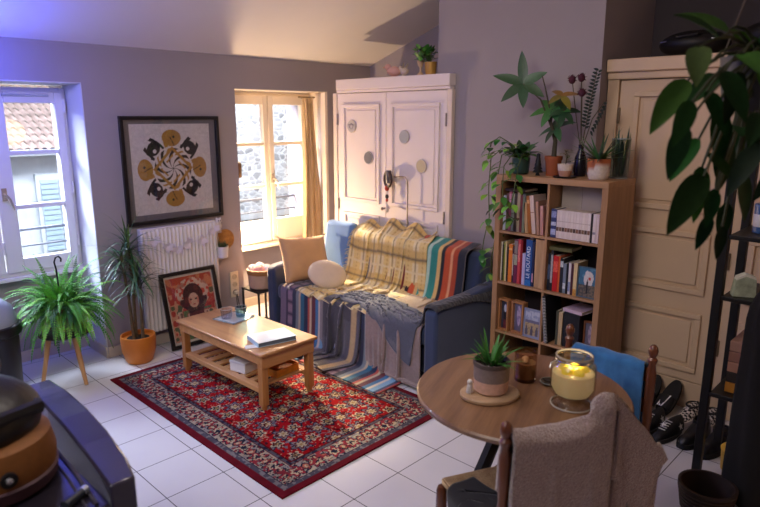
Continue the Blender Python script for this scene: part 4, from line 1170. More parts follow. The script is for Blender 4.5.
dr = thing('potted_dracaena', 'tall spiky dracaena in an orange pot standing on the tiles by the radiator', 'potted plant', (1.915, 4.44, 0))
b = MB(); b.lathe([(0, .002), (.088, .002), (.098, .012), (.125, .10), (.128, .19), (.125, .215), (.118, .215), (.116, .19), (0, .18)], 40); b.build('pot', M('#c8752a', .45, var=.1, vs=5), dr)
b = MB(); b.lathe([(0, .182), (.115, .186), (0, .19)], 24); b.build('soil', mSoil, dr)
st_ = [((-.03, .0), (-.06, .03), .66), ((.03, -.02), (.02, -.02), .50), ((.0, .03), (.0, .03), .74)]
for (x0, y0), (x1, y1), h in st_:
    b = MB(); b.tube([(x0, y0, .18), ((x0+x1)/2+.008, (y0+y1)/2, .18+h*.5), (x1, y1, .18+h)], [.014, .011, .010], 8); b.build('stem', M('#5a4a36', .9, var=.3, vs=40), dr)
    b = MB()
    for k in range(64):
        az = rnd.uniform(0, 2*PI); el = rnd.uniform(-.25, 1.45); zz = rnd.uniform(-.16, .02)
        b.leaf((x1, y1, .18+h+zz), (math.cos(az)*math.cos(el), math.sin(az)*math.cos(el), math.sin(el)), (0, 0, 1), rnd.uniform(.20, .32)*(.72 if math.sin(az) > .3 else 1), .015, rnd.uniform(.7, 1.9), 7, .2,
               shape=lambda t: min(1, .5+t*2)*(1-t**3), col=tuple(x*rnd.uniform(.6, 1.3) for x in lin(rnd.choice(('#3c5a3c', '#4f6e4d', '#2d4632', '#6a8062')))))
    b.build('leaf_tuft', VC(.4, name='strap_leaf'), dr, angle=0, colors=True)

# ------------------------------------------------------------------ wall pieces by the radiator
def picture(name, label, loc, w, h, fw, dep, frc, mat_c, inset, art, nx, ny, eul=(0, 0, 0)):
    """hangs facing -y; local x right, z up"""
    o = thing(name, label, 'picture', loc); o.rotation_euler = eul
    b = MB()
    for (x0, x1, z0, z1) in ((-w/2, w/2, 0, fw), (-w/2, w/2, h-fw, h), (-w/2, -w/2+fw, fw, h-fw), (w/2-fw, w/2, fw, h-fw)): b.box(x0, x1, -dep, 0, z0, z1)
    b.build('frame', M(frc, .35, var=.05), o, bevel=.002)
    MB().box(-w/2+fw, w/2-fw, -.006, -.001, fw, h-fw).build('mount', M(mat_c, .8, var=.03), o, smooth=False)
    l, r, bt, tp = inset; P = []; Cc = []
    for i in range(nx+1):
        p = []; c = []
        for j in range(ny+1):
            u, v = i/nx, j/ny
            p.append((-w/2+l+(w-l-r)*u, -.008, bt+(h-bt-tp)*v)); c.append(lin(art(u, v)))
        P.append(p); Cc.append(c)
    b = MB(); b.grid(P, Cc); b.build('print', VC(.6, name='print'), o, angle=0, colors=True)
    MB().box(-w/2+fw, w/2-fw, -.0145, -.0125, fw, h-fw).build('glazing', glass('#fafafa'), o, smooth=False)
    return o
def rosette(u, v):
    """a wreath of alternating ochre and black interlocking shapes, four-fold"""
    x, y = (u-.5)*2.0, (v-.5)*2.0
    r = math.hypot(x, y)*1.12; th = math.atan2(y, x)
    W_, G_, K_ = '#e9e2e0', '#b98a3e', '#1d1b1f'
    if r > 1.0: return W_
    n = n2(x+3, y+3, 16, 3)
    q = (th/(PI/4)+.5) % 2                    # eight sectors, ochre and black by turns
    k = int(q); a = (q-k-.5)                 # -.5 .. .5 within the sector
    if r > .56:
        if k == 0:                           # ochre body with a curled head
            if math.hypot((r-.77)/.21, a/.44) < 1: return K_ if (math.hypot((r-.80)/.03, (a+.1)/.05) < 1 or abs(a-.9*(r-.72)) < .02 and r < .8) else G_
            if abs(a-.35) < .10 and .56 < r < .70: return G_
        else:                                # black body with two thrown out limbs
            if math.hypot((r-.72)/.17, a/.34) < 1: return W_ if math.hypot((r-.66)/.05, (a-.05)/.10) < 1 else K_
            if abs(a+.26-.8*(r-.8)) < .07 and r < .97: return K_
            if abs(a-.30+.5*(r-.8)) < .07 and r < .93: return K_
            if abs(a-.46) < .07 and r < .66: return K_
        return W_
    s = th+2.2*r                             # inner pinwheel
    d = abs(abs(x)+abs(y)-.46)
    if d < .045: return G_
    if abs(abs(x)+abs(y)-.30) < .028 and math.sin(4*th) > -.2: return G_
    f = (s/(PI/4)) % 1
    if .18 < r < .52 and f < .30: return K_
    if .34 < r < .52 and .55 < f < .74: return G_
    if r < .2 and f < .22: return K_
    return W_
picture('framed_poster', 'large black framed poster with a round ochre and black wreath on the wall', (2.43, YA-.002, 1.008), .84, .84, .028, .03, '#161416', '#77747a', (.075, .085, .075, .06), rosette, 180, 180)
def portrait(u, v):
    """a dark-haired woman in a wide pale hat among red blossoms"""
    if min(u, 1-u) < .03 or min(v, 1-v) < .025: return '#e6dccf'
    x, y = (u-.5), (v-.5)*1.25
    nn = n2(u, v, 13, 4); n3_ = n2(u, v, 26, 9)
    fx, fy = x-.03, y-.12
    if math.hypot(fx/.105, fy/.14) < 1:
        if abs(fy-.02) < .012 and .03 < abs(fx) < .07: return '#3b2026'
        if abs(fy+.075) < .012 and abs(fx) < .03: return '#b4323a'
        if abs(fx) > .06 and fy < .06 and fy > -.05: return '#dd8f7c'
        return '#e8bda4'
    hair = math.hypot(fx/.21, (fy+.02-.10)/.24) < 1 or (abs(fx+.12+.08*math.sin(y*14)) < .09 and -.40 < fy < .05) or (abs(fx-.15-.06*math.sin(y*12)) < .08 and -.33 < fy < .05)
    if hair: return '#4a2228' if nn > .45 else '#6e2f30'
    hat = math.hypot(fx/.36, (fy-.13)/.30) < 1 and fy > -.08
    if hat: return '#d8493a' if n3_ > .60 else ('#e6c9b4' if nn > .38 else '#c98a76')
    if math.hypot(x/.06, (y+.03)/.10) < 1: return '#dfae96'
    if y < -.05 and abs(x) < .30+.1*nn:
        if nn > .6: return '#5d7a4a'
        if nn > .42: return '#b23a36'
        return '#ddb9a2' if n3_ > .5 else '#7c4a3c'
    if y > .30: return '#c4472f' if nn > .4 else '#e08a5c'
    return '#c23b35' if nn > .55 else ('#e2a583' if nn > .36 else '#5f6a4a')
picture('framed_print', 'black framed colourful print of a woman standing on the floor against the radiator', (2.425, 4.435, .006), .50, .62, .03, .022, '#1b1717', '#ded4c8', (.034, .034, .034, .034), portrait, 100, 124, (rad(-13), 0, rad(.5)))

rd = thing('radiator', 'white ribbed panel radiator on the wall under the large poster', 'radiator', (0, 0, 0))
b = MB(); n = 20; P = []
x0, x1 = 2.07, 2.74
for i in range(n*6+1):
    u = i/(n*6); x = x0+(x1-x0)*u; k = (i % 6)/6; dd = .012*max(0, math.sin(PI*min(1, k*1.5)))
    P.append([(x, 4.598-dd, .14), (x, 4.594-dd, .16), (x, 4.594-dd, .95), (x, 4.598-dd, .97)])
b.grid(P); b.build('panel', M('#dfd9d6', .4, var=.02), rd)
b = MB(); b.box(x0, x1, 4.599, 4.65, .14, .985); b.build('body', M('#d8d2d0', .45, var=.02), rd, bevel=.006)
b = MB()
for k in range(32): b.box(x0+.02+k*.0198, x0+.03+k*.0198, 4.605, 4.645, .984, .988)
b.build('grille', M('#9c989a', .5), rd, smooth=False)
b = MB(); b.tube([(x1-.02, 4.62, .135), (x1-.02, 4.62, .03), (x1-.02, 4.675, .03)], .009); b.build('pipe', M('#cfc9c6', .4), rd)
b = MB(); b.tube([(x0-.045, 4.62, .17), (x0+.0, 4.62, .17)], [.018, .012], 12); b.build('valve', M('#e6e2df', .4), rd)
b = MB(); b.box(x0+.1, x0+.14, 4.65, 4.679, .3, .85); b.box(x1-.14, x1-.1, 4.65, 4.679, .3, .85); b.build('bracket', M('#cfc9c6', .4), rd)
gd = thing('garland', 'string of white feather tufts draped across the radiator front', 'garland', (0, 0, 0))
pts = [(2.10, 4.578, .965), (2.17, 4.575, .90), (2.27, 4.572, .83), (2.36, 4.572, .80), (2.46, 4.572, .83), (2.58, 4.572, .845), (2.70, 4.575, .92)]
b = MB(); b.tube(pts, .0022, 6); b.build('string', M('#cfc8d2', .8), gd)
for i, (x, y, z) in enumerate(pts[1:]):
    b = MB()
    for k in range(9):
        a = rnd.uniform(0, 2*PI); b.leaf((x, y-.003, z), (math.cos(a), -.25, math.sin(a)-.35), (0, -1, 0), rnd.uniform(.04, .065), .034, .3, 4, .1)
    b.build('tuft', M('#d9d3e2', .9, var=.05), gd, angle=0)
wp = thing('hanging_plant_pot', 'small white pot with a dark grassy plant hung on the radiator end', 'potted plant', (2.775, 4.575, .655))
b = MB(); b.lathe([(0, 0), (.035, 0), (.042, .006), (.05, .10), (.046, .10), (.043, .08), (0, .075)], 28); b.build('pot', M('#e4dfdc', .35, var=.02), wp)
b = MB()
for k in range(70):
    a = rnd.uniform(0, 2*PI); el = rnd.uniform(.5, 1.5); b.leaf((rnd.uniform(-.025, .025), rnd.uniform(-.025, .025), .08), (math.cos(a)*math.cos(el), math.sin(a)*math.cos(el), math.sin(el)), (0, 0, 1), rnd.uniform(.05, .10), .007, .8, 4, .2)
b.build('leaves', M('#3a5238', .5, var=.4, vs=30), wp, angle=0)
b = MB(); b.tube([(0, .045, .09), (0, .06, .16), (-.01, .075, .25)], .003, 6); b.build('hanger', M('#cfc6b8', .8), wp)
rp = thing('rattan_disc', 'round brown rattan disc hung on the wall behind the small white pot', 'wall decoration', (2.865, 4.6808, .79))
Mx = Matrix.Rotation(rad(90), 3, 'X')
b = MB(); b.lathe([(0, 0), (.085, 0), (.085, .008), (0, .012)], 40, (0, 0, 0), Mx); b.build('disc', WOOD('#8d5f2e', '#b98543', 'X', 2, .6), rp)
b = MB()
for k in range(6): b.ring(.085-k*.013, .005, (0, -.009, 0), Mx, 40, 6)
b.build('coil', M('#a5763a', .6, var=.3, vs=40), rp)
ow = thing('macrame_owl', 'little white knotted owl hanging above the small white pot', 'wall decoration', (2.765, 4.60, .90))
b = MB(); b.ball((0, 0, .03), (.028, .014, .035)); b.ball((0, -.004, .075), (.026, .014, .022)); b.ball((-.018, 0, .095), (.008, .006, .012)); b.ball((.018, 0, .095), (.008, .006, .012)); b.build('body', M('#d9d2cf', .95, bump=.6, bs=120), ow)
b = MB()
for s_ in (-1, 1): b.ball((.010*s_, -.017, .078), (.006, .003, .006))
b.build('eyes', M('#4a4448', .5), ow)
b = MB()
for k in range(9): b.tube([(-.02+.005*k, 0, .004), (-.022+.0055*k, 0, -.03)], .002, 5)
b.build('fringe', M('#d9d2cf', .95), ow)
op = thing('socket_strip', 'cream upright triple socket plate on the wall beside the leaning print', 'socket', (2.935, 4.679, .25))
b = MB(); b.box(-.042, .042, -.012, 0, 0, .235); b.build('plate', M('#e0d2b8', .4, var=.02), op, bevel=.003)
for k in range(3):
    b = MB(); b.lathe([(0, -.001), (.024, -.001), (.024, .003), (.020, .004), (.017, .0), (0, .0)], 24, (0, -.0125, .045+k*.072), Mx)
    for s_ in (-1, 1): b.lathe([(0, 0), (.0035, 0), (.0035, .005), (0, .005)], 8, (s_*.009, -.0125, .045+k*.072), Mx)
    b.build('socket', M('#c6b79c' if k else '#7d7468', .5), op)
b = MB(); b.box(-.018, .018, -.045, -.017, .03, .06); b.build('plug', M('#d8d2c6', .5), op, bevel=.004)
b = MB(); b.tube([(0, -.04, .03), (.01, -.05, -.06), (.05, -.05, -.17), (.09, -.03, -.235)], .004, 6); b.tube([(-.01, -.04, .03), (-.005, -.05, -.09), (.03, -.06, -.2), (.02, -.09, -.24)], .004, 6); b.build('cable', M('#4b4744', .6), op)

# side table, basket, curtain, lantern
sd = thing('side_table', 'small black metal side table between the sofa arm and the cream window', 'side table', (3.085, 4.465, 0), 0)
b = MB(); b.box(-.13, .13, -.13, .13, .335, .35); b.build('tabletop', M('#232326', .4, var=.05), sd, bevel=.003)
for sx_ in (-1, 1):
    for sy_ in (-1, 1): MB().box(sx_*.12-.007, sx_*.12+.007, sy_*.12-.007, sy_*.12+.007, .014, .335).build('leg', M('#232326', .4, var=.05), sd)
b = MB()
for s_ in (-1, 1): b.box(-.127, .127, s_*.12-.007, s_*.12+.007, .0, .014); b.box(s_*.12-.007, s_*.12+.007, -.113, .113, 0, .014)
b.build('base_frame', M('#232326', .4, var=.05), sd)
bs_ = thing('fabric_basket', 'round sand coloured fabric basket with pink and white yarn on the small black table', 'basket', (3.085, 4.465, .351))
b = MB(); b.lathe([(0, 0), (.10, 0), (.113, .012), (.122, .17), (.118, .17), (.108, .02), (0, .014)], 40); b.build('body', M('#c6a386', .9, var=.06, bump=.3, bs=200), bs_)
b = MB(); b.lathe([(.1195, .128), (.1245, .13), (.1275, .172), (.118, .173)], 40); b.build('rim_band', M('#a5713f', .7, var=.1), bs_)
b = MB(); b.ring(.03, .008, (.128, 0, .15), Matrix.Rotation(rad(90), 3, 'X'), 20, 8); b.build('handle', M('#e0cdb4', .8), bs_)
for k, (x, y, z, c) in enumerate(((-.04, -.03, .165, '#e8b7b4'), (.04, -.035, .16, '#ece7e4'), (.02, .045, .165, '#f0ece8'), (-.055, .045, .16, '#e6dcd4'))):
    o = thing('yarn_ball', ['pink ball of yarn in the fabric basket', 'white ball of yarn in the basket, on the sofa side', 'white ball of yarn at the back of the basket', 'off-white ball of yarn in the basket, on the wall side'][k], 'yarn', (3.085+x, 4.465+y, .351+z), 0, 'balls of yarn in the fabric basket')
    b = MB(); b.ball((0, 0, 0), .048); b.build('core', M(c, .95, bump=.6, bs=150), o)
    b = MB()
    for q in range(7): b.ring(.0475, .0035, (0, 0, 0), Euler((rnd.uniform(0, 3), rnd.uniform(0, 3), 0)).to_matrix(), 28, 5)
    b.build('thread', M(c, .95), o)
cu = thing('curtain', 'tan curtain gathered at the closet side of the cream window', 'curtain', (0, 0, 0))
P = []; n = 60; nz = 26
for i in range(n+1):
    r = []
    for j in range(nz+1):
        v = j/nz; z = 2.02-1.45*v; spread = .055+.10*v**1.3
        u = (i/n-.5)*2
        x = 3.935+.055*v+u*spread
        r.append((x, 4.80+.022*math.sin(i*.72+1.5*v)*(.4+.6*v)+.012*math.sin(i*.31+v*5), z))
    P.append(r)
b = MB(); b.grid(P); o = b.build('cloth', M('#d0b286', .9, var=.12, vs=5, bump=.2, bs=200, sheen=.3), cu, angle=0); m = o.modifiers.new('t', 'SOLIDIFY'); m.thickness = .004
b = MB(); b.tube([(3.86, 4.84, 2.03), (4.06, 4.84, 2.03)], .008); b.build('rod', M('#8d7a60', .4, metal=.6), cu)
b = MB()
for k in range(5): b.ring(.012, .002, (3.90+k*.027, 4.835, 2.025), Matrix.Rotation(rad(90), 3, 'Y'), 14, 5)
b.build('ring', M('#8d7a60', .4, metal=.6), cu)
ln = thing('hanging_lantern', 'small brown lantern hanging on a string inside the cream window', 'lantern', (3.15, 4.855, 1.30))
b = MB(); b.lathe([(0, 0), (.03, 0), (.033, .01), (.033, .12), (.028, .135), (.01, .145), (0, .145)], 20); b.build('body', M('#6d5238', .5, var=.2), ln)
b = MB(); b.tube([(0, 0, .145), (-.004, 0, .27), (-.01, .04, .40)], .002, 5); b.build('cord', M('#5a4a3a', .8), ln)

# on top of the white closet
TZ = 2.166
bd = thing('bird_figurine', 'pink bird figurine on top of the white closet', 'figurine', (3.95, 3.66, TZ), rad(120))
b = MB(); b.ball((0, 0, .05), (.065, .035, .04)); b.ball((.055, 0, .085), (.028, .024, .026)); b.tube([(-.05, 0, .05), (-.10, 0, .075)], [.02, .006], 8); b.build('body', M('#d9a79a', .4, var=.06), bd)
b = MB(); b.tube([(.08, 0, .085), (.1, 0, .08)], [.007, .001], 8); b.build('beak', M('#c98a5a', .5), bd)
b = MB(); b.lathe([(0, 0), (.03, 0), (.03, .012), (0, .014)], 16); b.build('base', M('#c99a8c', .5), bd)
b2 = thing('bird_figurine', 'small cream bird figurine with raised wings on the closet top', 'figurine', (3.93, 3.53, TZ), rad(100))
b = MB(); b.ball((0, 0, .045), (.04, .026, .03)); b.ball((.035, 0, .07), .017); b.build('body', M('#d8c6b2', .4), b2)
b = MB(); b.leaf((0, .015, .06), (-.4, .5, 1), (1, 0, 0), .06, .03, -.2, 5, .1); b.leaf((0, -.015, .06), (-.4, -.5, 1), (1, 0, 0), .06, .03, -.2, 5, .1); b.build('wings', M('#e0d2c0', .5), b2)
b = MB(); b.lathe([(0, 0), (.02, 0), (.02, .016), (0, .018)], 16); b.build('base', M('#cdb9a4', .5), b2)
gv = thing('goblet_vase', 'slim beige goblet vase on the closet top in front of the leafy plant', 'vase', (3.92, 3.345, TZ))
b = MB(); b.lathe([(0, 0), (.03, 0), (.028, .008), (.009, .03), (.008, .06), (.022, .08), (.03, .115), (.027, .115), (.018, .085), (0, .08)], 24); b.build('vase', M('#d9b78f', .4, var=.05), gv)
gp = thing('potted_plant', 'leafy green plant in a golden pot on the closet top by the grey wall', 'potted plant', (3.94, 3.255, TZ))
b = MB(); b.lathe([(0, 0), (.04, 0), (.05, .1), (.046, .1), (.04, .08), (0, .08)], 24); b.build('pot', M('#c99a4a', .35, var=.05, metal=.3), gp)
b = MB()
for k in range(90):
    a = rnd.uniform(0, 2*PI); el = rnd.uniform(-.1, 1.4); r = rnd.uniform(0, .10)
    p = (r*math.cos(a)-.02, r*math.sin(a)*.6+.04, .10+rnd.uniform(0, .10))
    b.leaf(p, (math.cos(a)*math.cos(el), math.sin(a)*math.cos(el), math.sin(el)), (0, 0, 1), rnd.uniform(.04, .06), .04, .6, 4, .15, col=tuple(x*rnd.uniform(.6, 1.3) for x in lin('#3f7a2c')))
    if k % 5 == 0: b.tube([(0, 0, .09), p], .002, 4, col=lin('#3f5a2a'))
b.build('leaves', VC(.5, name='leafy'), gp, angle=0, colors=True)

# lamp behind the sofa with a pendant charm
lp = thing('clip_lamp', 'thin steel stemmed lamp with a dark ring head clipped to the sofa back', 'lamp', (3.80, 3.365, .872))
b = MB(); b.box(-.03, .03, -.025, .025, -.005, .05); b.build('clamp', M('#3a3634', .5), lp, bevel=.006)
b = MB(); b.tube([(0, 0, .03), (0, 0, .42), (0, .006, .462), (0, .025, .483), (0, .06, .488), (0, .155, .478)], .006, 8); b.build('stem', M('#b5a58e', .3, metal=.7), lp)
Mr = Matrix.Rotation(rad(90), 3, 'Y') @ Matrix.Rotation(rad(20), 3, 'X')
b = MB(); b.ring(.062, .013, (-.01, .215, .455), Mr, 40, 10); b.build('ring_head', M('#3f2d2a', .4, var=.05), lp)
b = MB(); b.lathe([(0, -.05), (.022, -.05), (.024, -.045), (.024, .05), (.02, .055), (0, .055)], 16, (-.012, .205, .475)); b.build('holder', M('#6d6a6c', .4, metal=.3), lp)
kc = thing('hanging_charm', 'string of red, white and dark charms hanging from the ring head lamp', 'charm', (3.785, 3.585, 1.05))
b = MB(); b.tube([(0, 0, 0), (0, 0, .235)], .0025, 5); b.build('cord', M('#8d8078', .8), kc)
for k, (z, r, c) in enumerate(((.20, .02, '#b3362c'), (.165, .014, '#e4dcd4'), (.13, .016, '#3d3432'), (.10, .012, '#c8453a'), (.05, .014, '#efe9e4'), (.015, .018, '#d9cfc6'))):
    b = MB(); b.ball((0, 0, z), (r, r, r*1.25), 12, 8); b.build('bead', M(c, .5), kc)

# ------------------------------------------------------------------ on top of the bookshelf
BZ = SZ+.0005
def leafcol(*h): return tuple(x*rnd.uniform(.65, 1.3) for x in lin(rnd.choice(h)))
heart = lambda t: (math.sin(PI*min(1, (t*.9+.1)))**.7)*(1-.45*t) if t > .02 else .25
ph = thing('trailing_pothos', 'trailing pothos whose vines hang down the bookshelf end by the sofa', 'potted plant', (3.62, 2.20, BZ))
b = MB(); b.lathe([(0, 0), (.045, 0), (.055, .01), (.062, .11), (.058, .11), (.05, .09), (0, .09)], 28); b.build('pot', M('#2f4a44', .3, var=.1), ph)
vines = [[(0, .02, .09), (-.03, .06, .15), (-.05, .12, .12), (-.05, .14, 0), (-.06, .15, -.2), (-.05, .14, -.42), (-.05, .17, -.62), (-.04, .16, -.72)],
         [(0, .0, .09), (-.08, .10, .17), (-.10, .17, .10), (-.10, .18, -.1), (-.11, .16, -.3), (-.12, .19, -.46), (-.11, .21, -.58)],
         [(0, -.02, .09), (-.10, .0, .14), (-.155, .03, .06), (-.165, .03, -.06), (-.16, .02, -.2), (-.155, -.03, -.27), (-.165, -.10, -.285)],
         [(0, -.02, .09), (-.09, -.06, .13), (-.15, -.07, .05), (-.165, -.06, -.1), (-.17, -.04, -.22)],
         [(0, .02, .10), (.0, .09, .20), (-.02, .16, .24), (-.03, .22, .20), (-.04, .235, .10)]]
b = MB()
for v in vines: b.tube(v, .0035, 6)
b.build('vines', M('#4a5a30', .6), ph)
b = MB()
for v in vines:
    for i in range(1, len(v)):
        for s_ in range(3):
            t_ = rnd.random(); p = Vector(v[i-1]).lerp(Vector(v[i]), t_); a = rnd.uniform(-PI, PI)
            d = Vector((-abs(math.cos(a))*.8-.1, math.sin(a), rnd.uniform(-.9, .1))).normalized()
            if p.x > -.14 and p.y < .10: d = Vector((math.cos(a), math.sin(a), rnd.uniform(.1, .8))).normalized()
            q = p+d*.03; b.tube([p, q], .0018, 4, col=lin('#5a7a3a'))
            b.leaf(q, d, (0, 0, 1), rnd.uniform(.055, .085), .055, rnd.uniform(.5, 1.3), 6, .12, heart, leafcol('#3f7a34', '#5f9a3c', '#2f5f30', '#86b54a'))
for k in range(44):
    a = rnd.uniform(0, 2*PI); el = rnd.uniform(.2, 1.3); q = (.06*math.cos(a), .06*math.sin(a), .10+.06*math.sin(el))
    b.tube([(0, 0, .09), q], .002, 4, col=lin('#4a6a30')); b.leaf(q, (math.cos(a)*math.cos(el), math.sin(a)*math.cos(el), math.sin(el)), (0, 0, 1), rnd.uniform(.06, .09), .055, 1.0, 6, .12, heart, leafcol('#2f5f30', '#27502a', '#3f7a34'))
b.build('leaves', VC(.4, name='pothos'), ph, angle=0, colors=True)
pn = thing('tree_figurine', 'small black fir tree figurine between the trailing plant and the terracotta pot', 'figurine', (3.60, 2.06, BZ))
b = MB()
for k in range(5): b.lathe([(0, .02+k*.022), (.036-k*.006, .02+k*.022), (.012, .05+k*.022), (0, .055+k*.022)], 10)
b.build('tiers', M('#16191a', .6), pn); b = MB(); b.lathe([(0, 0), (.018, 0), (.012, .008), (.006, .022), (0, .022)], 14); b.build('base', M('#16191a', .6), pn)
pc_ = thing('potted_umbrella_plant', 'palmate leaved plant in a slim terracotta pot on the bookshelf', 'potted plant', (3.66, 1.985, BZ))
b = MB(); b.lathe([(0, 0), (.042, 0), (.052, .10), (.056, .10), (.057, .125), (.05, .125), (.047, .10), (0, .10)], 28); b.build('pot', M('#9a5230', .75, var=.12, vs=8), pc_)
b = MB()
b.tube([(0, 0, .10), (.01, .0, .22), (-.01, .03, .34), (0, .03, .42)], [.018, .014, .010, .006], 8); b.tube([(0, 0, .25), (-.03, .10, .48), (-.05, .22, .58)], [.006, .005, .003], 6)
b.tube([(0, .03, .36), (0, .09, .56), (0, .115, .63)], [.006, .004, .003], 6); b.tube([(0, 0, .25), (.01, -.05, .42)], .004, 6)
b.build('stem', M('#3f3a28', .7, var=.2), pc_)
b = MB()
def palmate(c, nrm, n, L0, W0, cols, dr_=.4, rot0=0):
    nrm = Vector(nrm).normalized(); u_ = nrm.orthogonal().normalized(); v_ = nrm.cross(u_)
    for k in range(n):
        a = 2*PI*k/n+rot0; d = u_*math.cos(a)+v_*math.sin(a)+nrm*.15
        b.leaf(c, d, nrm, L0*rnd.uniform(.85, 1.15), W0, dr_, 8, .12, None, leafcol(*cols))
palmate((-.05, .22, .58), (-.8, -.4, .3), 6, .19, .066, ('#2f5a34', '#3a6a3a', '#274e2c'), .35, .4)
palmate((0, .03, .42), (-.7, -.2, .6), 6, .14, .055, ('#2f5a34', '#3d6f36'), .6, .1)
palmate((0, 0, .30), (-.6, .2, .6), 5, .13, .05, ('#27502a', '#2f5a34'), .8, .8)
palmate((.0, -.03, .50), (-.5, -.3, .8), 4, .12, .05, ('#8a7a30', '#a08a3a', '#5f6a30'), .7, .3)
palmate((.01, -.05, .40), (-.6, -.5, .5), 5, .11, .045, ('#1f3f28', '#27502a'), .9, .2)
b.build('leaves', VC(.4, name='umbrella_leaf'), pc_, angle=0, colors=True)
pk = thing('potted_seedling', 'small plant in a white and terracotta pot on a black dish atop the bookshelf', 'potted plant', (3.585, 1.86, BZ))
b = MB(); b.lathe([(0, 0), (.068, 0), (.07, .004), (.07, .010), (0, .008)], 28); b.build('saucer', M('#141416', .35), pk)
b = MB(); b.lathe([(0, .0095), (.034, .0095), (.044, .045)], 28, col=lin('#c9937a')); b.lathe([(.044, .045), (.048, .085), (.044, .085), (.04, .07), (0, .07)], 28, col=lin('#dccdc2')); b.build('pot', VC(.6, name='glaze'), pk, colors=True)
b = MB()
b.tube([(0, 0, .07), (.0, -.008, .14), (.0, .01, .17)], .0025, 6, col=lin('#4a4028'))
for k in range(9):
    a = rnd.uniform(0, 2*PI); b.leaf((0, 0, .10+.008*k), (math.cos(a), math.sin(a), .5), (0, 0, 1), .07, .02, .8, 5, .15, None, leafcol('#4a5a34', '#6a5a34'))
b.build('leaves', VC(.5, name='seedling'), pk, angle=0, colors=True)
vs_ = thing('flower_vase', 'dark slender vase of dried burgundy thistles on the bookshelf', 'vase', (3.74, 1.84, BZ))
b = MB(); b.lathe([(0, 0), (.035, 0), (.042, .05), (.035, .12), (.016, .17), (.018, .2), (.014, .2), (.012, .17), (0, .1)], 24); b.build('vase', M('#1d1a20', .25, var=.05), vs_)
tips = [(-.005, .09, .60), (.0, .03, .61), (.0, .02, .52)]
b = MB()
for tp in tips: b.tube([(0, 0, .15), (tp[0]*.4, tp[1]*.5, .36), tp], .0028, 6)
b.tube([(0, 0, .15), (0, -.03, .4), (0, -.07, .66)], .003, 6); b.tube([(0, 0, .15), (0, -.06, .36), (0, -.13, .46)], .003, 6)
b.build('stems', M('#4a4232', .8), vs_)
for tp in tips:
    b = MB(); b.ball(tp, (.022, .022, .026), 14, 9)
    for k in range(30):
        a = rnd.uniform(0, 2*PI); e = rnd.uniform(-.6, 1.5); d = Vector((math.cos(a)*math.cos(e), math.sin(a)*math.cos(e), math.sin(e))); b.tube([Vector(tp)+d*.018, Vector(tp)+d*.034], [.003, .0008], 4)
    b.build('thistle', M('#4a1f30', .9, var=.3, vs=60), vs_)
b = MB()
for k in range(34):
    t_ = .3+.7*k/34; p = (0, -.07*t_*t_-.012, .15+.51*t_); s_ = 1 if k % 2 else -1
    b.leaf(p, (-.3, s_*.9, .5), (1, 0, 0), .035, .016, .2, 4, .1)
for k in range(16):
    t_ = .4+.6*k/16; p = (0, -.13*t_, .17+.29*t_); b.leaf(p, (-.4, -.6, .3 if k % 2 else -.5), (1, 0, 0), .045, .016, .4, 4, .1)
b.build('dried_leaves', M('#22302a', .8, var=.3, vs=30), vs_, angle=0)
al = thing('potted_aloe', 'spiky aloe in a terracotta pot dipped in white on the bookshelf corner', 'potted plant', (3.62, 1.66, BZ))
P = []; Cc = []; seg = 40
prof = [(0, 0), (.05, 0), (.058, .008), (.062, .03), (.065, .055), (.067, .08), (.068, .105), (.068, .125), (.062, .125), (.060, .10), (0, .10)]
for k in range(seg+1):
    a = 2*PI*k/seg; r = []; c = []
    for i, (rr, z) in enumerate(prof):
        r.append((rr*math.cos(a), rr*math.sin(a), z)); lim = .055+.035*math.sin(a-2.4)
        c.append(lin('#ddd2c8') if z < lim else lin('#b8683e'))
    P.append(r); Cc.append(c)
b = MB(); b.grid(P, Cc); b.build('pot', VC(.7, name='dipped'), al, colors=True)
b = MB()
for k in range(30):
    a = rnd.uniform(0, 2*PI); el = rnd.uniform(.1, 1.2)
    b.leaf((.01*math.cos(a), .01*math.sin(a), .11), (math.cos(a)*math.cos(el), math.sin(a)*math.cos(el), math.sin(el)), (0, 0, 1), rnd.uniform(.13, .24), .024, rnd.uniform(.1, .7), 7, .45, lambda t: (1-t)**.7*(.7+.3*min(1, t*5)), leafcol('#4a6a48', '#3a5a40', '#5a7a52'))
b.build('leaves', VC(.45, name='aloe'), al, angle=0, colors=True)
gt = thing('glass_terrarium', 'tall clear glass vase with green cuttings at the bookshelf corner by the beige closet', 'vase', (3.78, 1.60, BZ))
b = MB(); b.lathe([(0, 0), (.05, 0), (.054, .006), (.056, .24), (.053, .24), (.05, .012), (0, .010)], 32); b.build('vase', glass('#dfe8ea'), gt)
b = MB(); b.ring(.0545, .0028, (0, 0, .241), None, 32, 6); b.ring(.052, .003, (0, 0, .004), None, 32, 6); b.build('rim', M('#b9c3c8', .1, var=0, metal=.3), gt)
b = MB()
for k in range(24):
    a = rnd.uniform(0, 2*PI); el = rnd.uniform(1.15, 1.5); r = rnd.uniform(0, .03)
    b.leaf((r*math.cos(a), r*math.sin(a), .012), (math.cos(a)*math.cos(el)*.35, math.sin(a)*math.cos(el)*.35, math.sin(el)), (math.cos(a), math.sin(a), 0), rnd.uniform(.18, .31), .022, .05, 6, .25, None, leafcol('#3a5f40', '#4f7a4a', '#2a4a34'))
b.build('cuttings', VC(.45, name='cutting'), gt, angle=0, colors=True)

